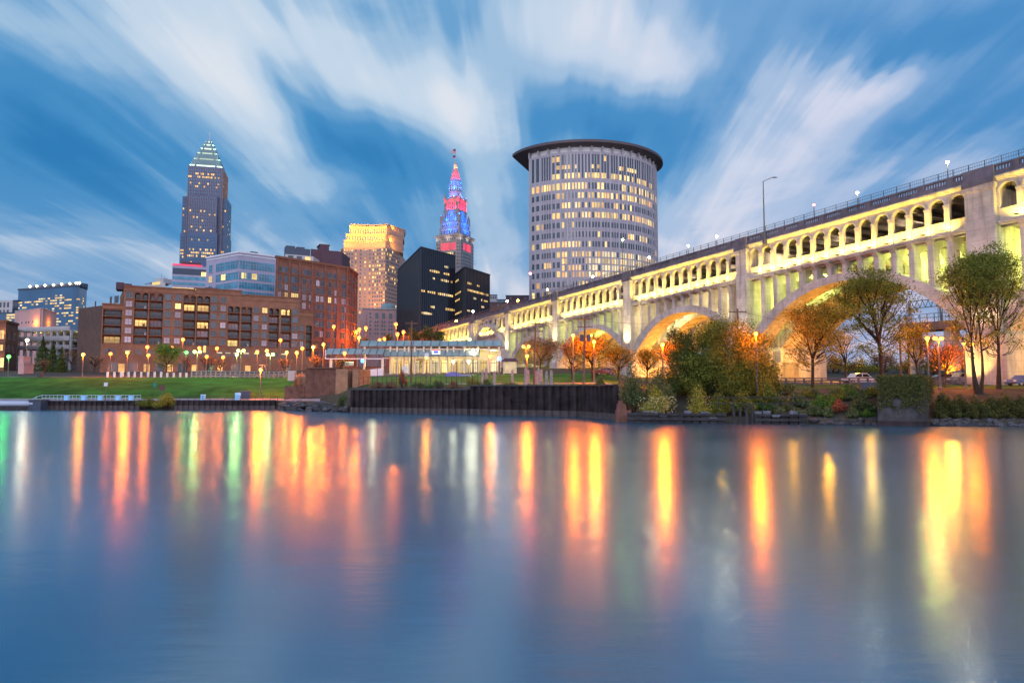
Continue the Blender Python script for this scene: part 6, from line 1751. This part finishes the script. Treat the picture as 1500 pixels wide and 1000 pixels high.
# ---------------------------------------------------------------- trees and shrubs
def tree(px, D, ybase, ytop, hw, leaf, label, nleaf=4000, lsz=.3, seed=1, name='tree', lean=0.0, stems=1, fork=.35, flat=.55, clump=1.0, x_off=0.0, group=None, gap=.0, trunkr=None, low=.30, base=None):
    r = random.Random(seed); x = xat(px,D); zb = gz(x,D)-.2 if base is None else base; zt_ = zat(ytop,D); h = zt_-zb; rw = hw*D/F
    o = thing(name,(x,D,zb),label,'tree',group)
    wood = MB(); tips = []
    def grow(p, d, L_, rad, lv):
        n = 3; q = p
        for i in range(n):
            wv = .05 if lv == 0 else .14; d = (d + Vector((r.gauss(0,wv),r.gauss(0,wv),.05+r.gauss(0,.06)))).normalized(); nq = q+d*L_/n
            wood.tube(q,nq,rad*(1-.28*i/n),rad*(1-.28*(i+1)/n),7 if lv < 2 else 5,cap=False); q = nq
            if lv >= 2 or (lv == 1 and i > 0): tips.append((q+Vector((r.gauss(0,.3),r.gauss(0,.3),r.gauss(-.1,.3)))*L_*.25,lv))
        if lv >= 3 or rad < .02: tips.append((q,lv)); return
        if lv >= 1: tips.append((q,lv))
        k_ = r.choice((2,3,3)) if lv else r.choice((3,4,4))
        a0 = r.uniform(0,6.28)
        for i in range(k_):
            a = a0+6.283*i/k_+r.uniform(-.4,.4); sp_ = r.uniform(.45,.95)
            nd = (d*(1.0-.25*lv*.3)+Vector((math.cos(a)*sp_,math.sin(a)*sp_,r.uniform(-.05,.35)))).normalized()
            grow(q,nd,L_*r.uniform(.62,.85),rad*.62,lv+1)
    tr = trunkr or h*.018
    for s_ in range(stems):
        d0 = Vector((lean+(.28*(s_*2-1) if stems > 1 else 0),r.uniform(-.05,.05),1)).normalized()
        grow(Vector((x+(.35*s_),D,zb)),d0,h*fork*.8,tr*(1 if s_ == 0 else .75),0)
    # scale the skeleton to the wanted height and width
    zc = max(t[0].z for t in tips)-zb; wc = max(abs(t[0].x-x) for t in tips)
    kz = (h*.94)/zc; kx = rw*.86/max(wc,.1)
    def sc(p): f_ = min(1,max(0,(p[2]-zb)/(h*.3))); kk = 1+(kx-1)*f_; return (x+(p[0]-x)*kk, D+(p[1]-D)*kk, zb+(p[2]-zb)*kz)
    wood.v = [sc(p) for p in wood.v]; tips = [(Vector(sc(t[0])),t[1]) for t in tips]
    top_h = h; ne = int(26+nleaf/600)
    for i in range(ne):       # side boughs that fill the crown out
        zf = r.uniform(low,.86); q = math.sin(math.pi*min(1,(zf-low*.55)/(1.02-low*.55)))**.6*rw*.88*r.uniform(.35,1)**.6; a = r.uniform(0,6.283)
        tp = Vector((x+lean*h*zf*.6+q*math.cos(a),D+q*math.sin(a),zb+h*zf)); rt = Vector((x+lean*h*zf*.5+q*.2*math.cos(a),D+q*.2*math.sin(a),zb+h*max(.2,zf*.72)))
        md = rt.lerp(tp,.5)+Vector((0,0,-.03*h)); wood.tube(rt,md,.055,.04,5,cap=False); wood.tube(md,tp,.04,.015,5,cap=False); tips.append((tp,3))
    wood.build('trunk',M['bark'],o)
    cr = MB(); per = max(1,int(nleaf/len(tips)))
    for (t,lv) in tips:
        if r.random() < gap: continue
        cs = clump*rw*.185*r.uniform(.6,1.4); off = Vector((r.gauss(0,.25),r.gauss(0,.25),r.gauss(0,.15)))*cs
        for _ in range(int(per*r.uniform(.4,1.6))):
            v_ = Vector((r.gauss(0,1),r.gauss(0,1),r.gauss(0,flat)))*cs*.8 + off
            leafquad(cr,t+v_,lsz*r.uniform(.7,1.3),r)
    cr.build('crown',M[leaf],o)
    return o
def shrub(px, t0, ytop, hw, leaf, label, n=1500, lsz=.24, seed=1, name='shrub', D=None, depth=.8, lumps=9, z0=None, droop=False, cat='shrub', group=None):
    r = random.Random(seed)
    if D is None: x, y = gpt(px,t0)
    else: x, y = xat(px,D), D
    zb = gz(x,y)-.2 if z0 is None else z0; h = zat(ytop,y)-zb; rw = hw*y/F
    o = thing(name,(x,y,zb),label,cat,group)
    st = MB(); cr = MB(); ls = []
    for i in range(lumps):
        a = r.uniform(0,6.283); q = r.random()**.6; cxp = x+rw*.68*q*math.cos(a); cyp = y+rw*.68*depth*q*math.sin(a)
        top_ = h*(1-.55*q*q)*r.uniform(.72,1.0); ls.append((Vector((cxp,cyp,zb+top_*.62)), rw*r.uniform(.26,.44), top_*.40))
        st.tube((x+(cxp-x)*.25,y+(cyp-y)*.25,zb),(cxp,cyp,zb+top_*.6),.05+h*.008,.02,5,cap=False)
    ls.append((Vector((x,y,zb+h*.62)),rw*.40,h*.38))
    if lumps >= 18:
        for i in range(lumps*2):
            a = r.uniform(0,6.283); zf = r.uniform(.05,.82); q = rw*(1.0 if zf < .5 else .62)*r.random()**.4; ls.append((Vector((x+q*math.cos(a),y+q*depth*math.sin(a),zb+h*zf)),rw*r.uniform(.2,.34),h*r.uniform(.10,.16)))
    st.build('stem',M['bark'],o)
    for (c_,rr,rz_) in ls:
        for _ in range(int(n/len(ls))):
            v_ = Vector((r.gauss(0,1),r.gauss(0,1),r.gauss(0,1))); v_.normalize(); k_ = r.random()**.35*r.uniform(.8,1.12)
            p = c_+Vector((v_.x*rr*k_,v_.y*rr*k_,v_.z*rz_*k_))
            if droop: p.z -= abs(r.gauss(0,.25))*rz_
            if p.z < zb: p.z = zb+r.uniform(0,.4)
            leafquad(cr,p,lsz*r.uniform(.7,1.3),r,flat=v_*.8 if not droop else Vector((v_.x,v_.y,.1)))
    cr.build('foliage',M[leaf],o)
    return o
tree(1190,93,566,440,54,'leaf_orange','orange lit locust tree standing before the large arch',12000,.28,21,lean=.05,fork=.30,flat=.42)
tree(1292,95,556,388,60,'leaf_olive','tall olive locust tree behind the ivy covered pier',17000,.28,5,fork=.30,flat=.42)
tree(1432,88,573,346,50,'leaf_olive','two-stemmed olive tree rising before the large pier',17000,.27,14,stems=2,fork=.42,flat=.5)
tree(1463,90,571,362,52,'leaf_olive','slender leaning tree at the frame edge beside the two-stemmed tree'.replace('at the frame edge ',''),13000,.26,33,lean=.10,fork=.42,flat=.5)
tree(1380,95,572,497,30,'leaf_red','small sparse reddish tree between the ivy pier and amber lamp',900,.2,8,stems=2,fork=.25,gap=.35)
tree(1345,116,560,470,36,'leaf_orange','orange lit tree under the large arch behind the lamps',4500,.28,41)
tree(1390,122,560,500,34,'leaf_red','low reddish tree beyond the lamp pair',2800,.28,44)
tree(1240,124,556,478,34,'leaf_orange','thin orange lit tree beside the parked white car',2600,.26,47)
shrub(1060,3.5,451,58,'leaf_olive','big olive tree-like bush bulging high over the timber wharf',34000,.27,3,D=92.5,lumps=26,depth=.6,name='thicket')
shrub(1104,3.5,476,40,'leaf_olive','olive thicket crowding the big bush below the orange lamp',20000,.27,6,D=93.5,lumps=18,depth=.6,name='thicket')
shrub(1010,3.5,468,42,'leaf_dark','dark green thicket against the glowing second arch',17000,.27,9,D=94.5,lumps=18,depth=.6,name='thicket')
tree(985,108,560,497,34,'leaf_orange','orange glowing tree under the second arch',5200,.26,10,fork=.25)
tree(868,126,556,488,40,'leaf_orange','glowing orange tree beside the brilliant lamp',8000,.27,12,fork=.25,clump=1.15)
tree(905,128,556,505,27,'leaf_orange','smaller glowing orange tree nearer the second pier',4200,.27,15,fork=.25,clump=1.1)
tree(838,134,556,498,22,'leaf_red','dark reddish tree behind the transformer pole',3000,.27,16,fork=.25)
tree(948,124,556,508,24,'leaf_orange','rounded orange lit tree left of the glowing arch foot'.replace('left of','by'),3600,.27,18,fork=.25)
tree(791,168,552,495,31,'leaf_dry','dark russet rounded tree below the fourth arch',7000,.3,17,fork=.22,clump=1.2,flat=.8)
tree(243,174,546,504,21,'leaf_green','round green tree on the lawn crest before the apartments',6500,.26,19,fork=.30,clump=1.2,flat=.85)
def conifer(px, D, ytop, hw, label, seed):
    r = random.Random(seed); x = xat(px,D); zb = gz(x,D)-.2; h = zat(ytop,D)-zb; rw = hw*D/F; o = thing('conifer',(x,D,zb),label,'tree','dark conifers')
    mb = MB(); mb.tube((x,D,zb),(x,D,zb+h),h*.02,.03,6); mb.build('trunk',M['bark'],o); cr = MB()
    for i in range(2600):
        t = r.random()**1.3; a = r.uniform(0,6.283); rr = rw*(1-t)*r.uniform(.4,1.05)*(1+.25*math.sin(t*40)); leafquad(cr,(x+rr*math.cos(a),D+rr*math.sin(a),zb+h*(.08+.92*t)-rr*.25),.5,r)
    cr.build('crown',M['leaf_dark'],o)
conifer(60,222,493,14,'taller dark conifer before the parking deck',51); conifer(75,218,499,11,'shorter dark conifer before the parking deck',52); conifer(88,214,508,8,'lowest dark conifer beside the parking deck',53)
for px,D,y,hw,lf,lab,s in ((104,206,508,17,'leaf_dry','sparse brownish tree beside the windowless brick side wall',61),(136,202,520,15,'leaf_dry','sparse low tree under the balconies end wall',62),(303,196,520,14,'leaf_dry','thin russet tree before the middle of the apartments',63),(322,192,524,11,'leaf_dry','small thin tree past the second lime-white lamp',64),(463,186,519,13,'leaf_dry','sparse tree before the warehouse base',65),(500,176,519,13,'leaf_orange','thin amber tree before the station side canopy',66),(612,178,519,11,'leaf_dry','thin brown tree in front of the station glass',69),(272,204,522,10,'leaf_dry','faint russet tree behind the round green tree',70),(416,190,524,10,'leaf_dry','small russet tree at the fence end',71),(65,196,526,10,'leaf_dry','bare low tree beside the pink gate block',72)):
    tree(px,D,548,y,hw,lf,lab,700,.3,s,fork=.22,gap=.2,trunkr=.12)
for px,D,y,hw,lab,s in ((567,330,486,10,'leafy tree before the pale stone building, taller of two',81),(535,330,492,9,'leafy tree before the pale stone building, lower of two',82),(618,315,483,13,'dark russet tree on the rampart beside the black office',83)):
    tree(px,D,505,y,hw,'leaf_olive' if s < 83 else 'leaf_dry',lab,1500,.5,s,fork=.2,clump=1.2)
# bank planting
shrub(925,1.0,522,26,'leaf_bank','dusky green shrub where the tall sheet pile wall ends',4200,.26,1,lumps=12)
shrub(962,2.2,530,30,'leaf_bank','broad green shrub behind the pale flowering one',4200,.26,2,lumps=12)
s_ = shrub(960,.2,562,30,'leaf_yellow','pale flowering shrub on the bank over the timber wharf',3600,.22,3,lumps=11); 
r = random.Random(99); fl = MB()
for i in range(500): a = r.uniform(0,6.283); q = r.random()**.5; p = ORG[s_]; leafquad(fl,(p[0]+2.6*q*math.cos(a),p[1]-1.0*r.random()-1.2*math.sqrt(max(0,1-q*q)),p[2]+r.uniform(.6,3.0)),.2,r)
fl.build('blossom',M['petal'],s_)
shrub(1022,.0,552,26,'leaf_yellow','drooping yellow-green willow shrub over the wharf',4200,.24,4,droop=True,lumps=12)
shrub(1052,.8,570,22,'leaf_olive','low olive shrub under the big tree by the wharf railing',2200,.24,5)
shrub(1086,1.0,566,26,'leaf_olive','shadowed olive shrub at the gap between the wharves',2600,.24,25)
shrub(1118,3,545,22,'leaf_olive','tall bush closing the big shrub mass towards the arch',3000,.25,26)
for i,(px,t0,y,hw,lf,lab) in enumerate(((1135,4,572,24,'leaf_bank','weedy green mound above the second wharf'),(1165,4,571,22,'leaf_bank','second weedy mound above the squarer wharf'),(1200,3,576,22,'leaf_green','green weeds tumbling down the bank past the wharf'),(1226,2.4,583,17,'leaf_red','reddish weeds low on the bank near the ivy pier'),(1232,6,570,20,'leaf_bank','dusky weeds at the top of the bank near the ivy pier'),(1262,2.4,577,22,'leaf_bank','dense green weeds against the ivy pier'),(1210,1.4,594,16,'leaf_bank','low weeds at the water edge past the wharf'),(1248,1.2,596,16,'leaf_bank','low weeds at the water edge beside the ivy pier'),(1185,7,566,20,'leaf_bank','low weeds under the orange locust tree'))):
    shrub(px,t0,y,hw,lf,lab,1900,.25,100+i,lumps=10)
for i in range(22):
    px = 1108+8.1*i+rnd.uniform(-3,3); t0 = rnd.uniform(.8,8.5); Xq, Yq = gpt(px,t0)
    shrub(px,t0,570-1000*(gz(Xq,Yq)+rnd.uniform(1.0,1.9)-H)/Yq,rnd.uniform(13,20),rnd.choice(('leaf_bank','leaf_bank','leaf_green','leaf_dark','leaf_olive')),f'unclipped weedy clump on the bank slope, {nth(i+1)} from the thicket',1100,.24,400+i,lumps=9,group='weedy clumps on the bank slope')
hx = [(1380,568),(1402,571),(1425,572),(1448,574),(1470,570),(1494,571),(1520,570)]
for i,(px,y) in enumerate(hx): shrub(px,2.6,y+3,19,'leaf_ivy',f'clipped ivy hedge clump above the stone bank, {nth(i+1)} from the ivy pier',2300,.22,120+i,name='hedge',group='hedge clumps',lumps=12)
for i,px in enumerate((1376,1398,1420,1443,1466,1489,1512)): shrub(px,1.1,591,16,'leaf_ivy',f'trailing ivy bush low on the stone bank, {nth(i+1)} from the ivy pier',1300,.22,140+i,group='trailing ivy bushes',lumps=9)
shrub(216,-.6,577,18,'leaf_olive','dark olive bush hanging over the low sheet piling',2600,.24,6,z0=.2,lumps=12)
shrub(246,-.6,573,22,'leaf_yellow','yellow-green bank shrub between the two low sheet pile walls',3400,.24,7,z0=.1,lumps=13)
shrub(502,-.3,572,12,'leaf_bank','green shrub at the corner of the tall sheet piling',2000,.24,8,z0=.3)
shrub(447,.5,590,16,'leaf_dry','dry brush on the rubble below the brick abutment',1200,.2,30,z0=.2)
shrub(433,4,542,7,'leaf_dry','small russet bush beside the abutment wing wall',700,.24,31)
shrub(441,3.5,548,6,'leaf_dry','lowest russet bush on the abutment wing wall',600,.24,34)
for i,(px,y,hw,lf,lab) in enumerate(((553,557,15,'leaf_dry','dry brown weeds on top of the sheet piling, first clump'),(574,556,13,'leaf_dry','dry reddish weeds on the sheet piling, second clump'),(590,538,8,'leaf_red','dark upright bush on the sheet piling before the station'),(612,557,14,'leaf_bank','grey-green weeds on the sheet piling before the white sign'),(641,556,15,'leaf_bank','green bush on the sheet piling below the tarpaulin'),(665,557,14,'leaf_dry','mixed dry bush at the step in the sheet piling'),(690,549,18,'leaf_olive','olive bush on the taller sheet piling, largest there'),(712,552,14,'leaf_bank','green bush on the taller sheet piling beside the stair'),(745,557,18,'leaf_bank','low green strip of bush past the stair head'),(630,563,12,'leaf_green','bright low bush at the sheet piling edge'),(879,548,8,'leaf_bank','small green bush at the lawn end by the orange tree'))):
    shrub(px,2.5,y,hw,lf,lab,1300,.23,160+i)

# trees beyond the bridge, seen through the large arch
for i,(px,D,y,hw,lf) in enumerate(((1150,205,520,30,'leaf_orange'),(1185,215,508,34,'leaf_dry'),(1222,200,512,30,'leaf_orange'),(1262,190,520,30,'leaf_olive'),(1295,205,505,36,'leaf_dry'),(1335,196,516,34,'leaf_orange'),(1372,186,512,30,'leaf_olive'),(1405,190,505,32,'leaf_orange'),(1440,205,512,40,'leaf_dry'),(1485,196,505,40,'leaf_olive'),(1120,210,512,30,'leaf_dry'),(1090,215,512,32,'leaf_olive'))):
    shrub(px,0,y,hw,lf,f'dim bushy tree beyond the arches, {nth(i+1)} of the far row',1500,.55,300+i,D=D,lumps=16,name='far_tree',cat='tree',group='far trees beyond the arches')

for px,D,y,hw,lab,sd in ((608,282,478,13,'dark round tree against the road ramp, first by the black office',501),(626,284,474,12,'dark round tree against the road ramp, second towards the bridge',502),(643,282,481,10,'dark round tree touching the bridge end',503)):
    tree(px,D,505,y,hw,'leaf_dark',lab,2200,.5,sd,fork=.2,clump=1.3,low=.12)
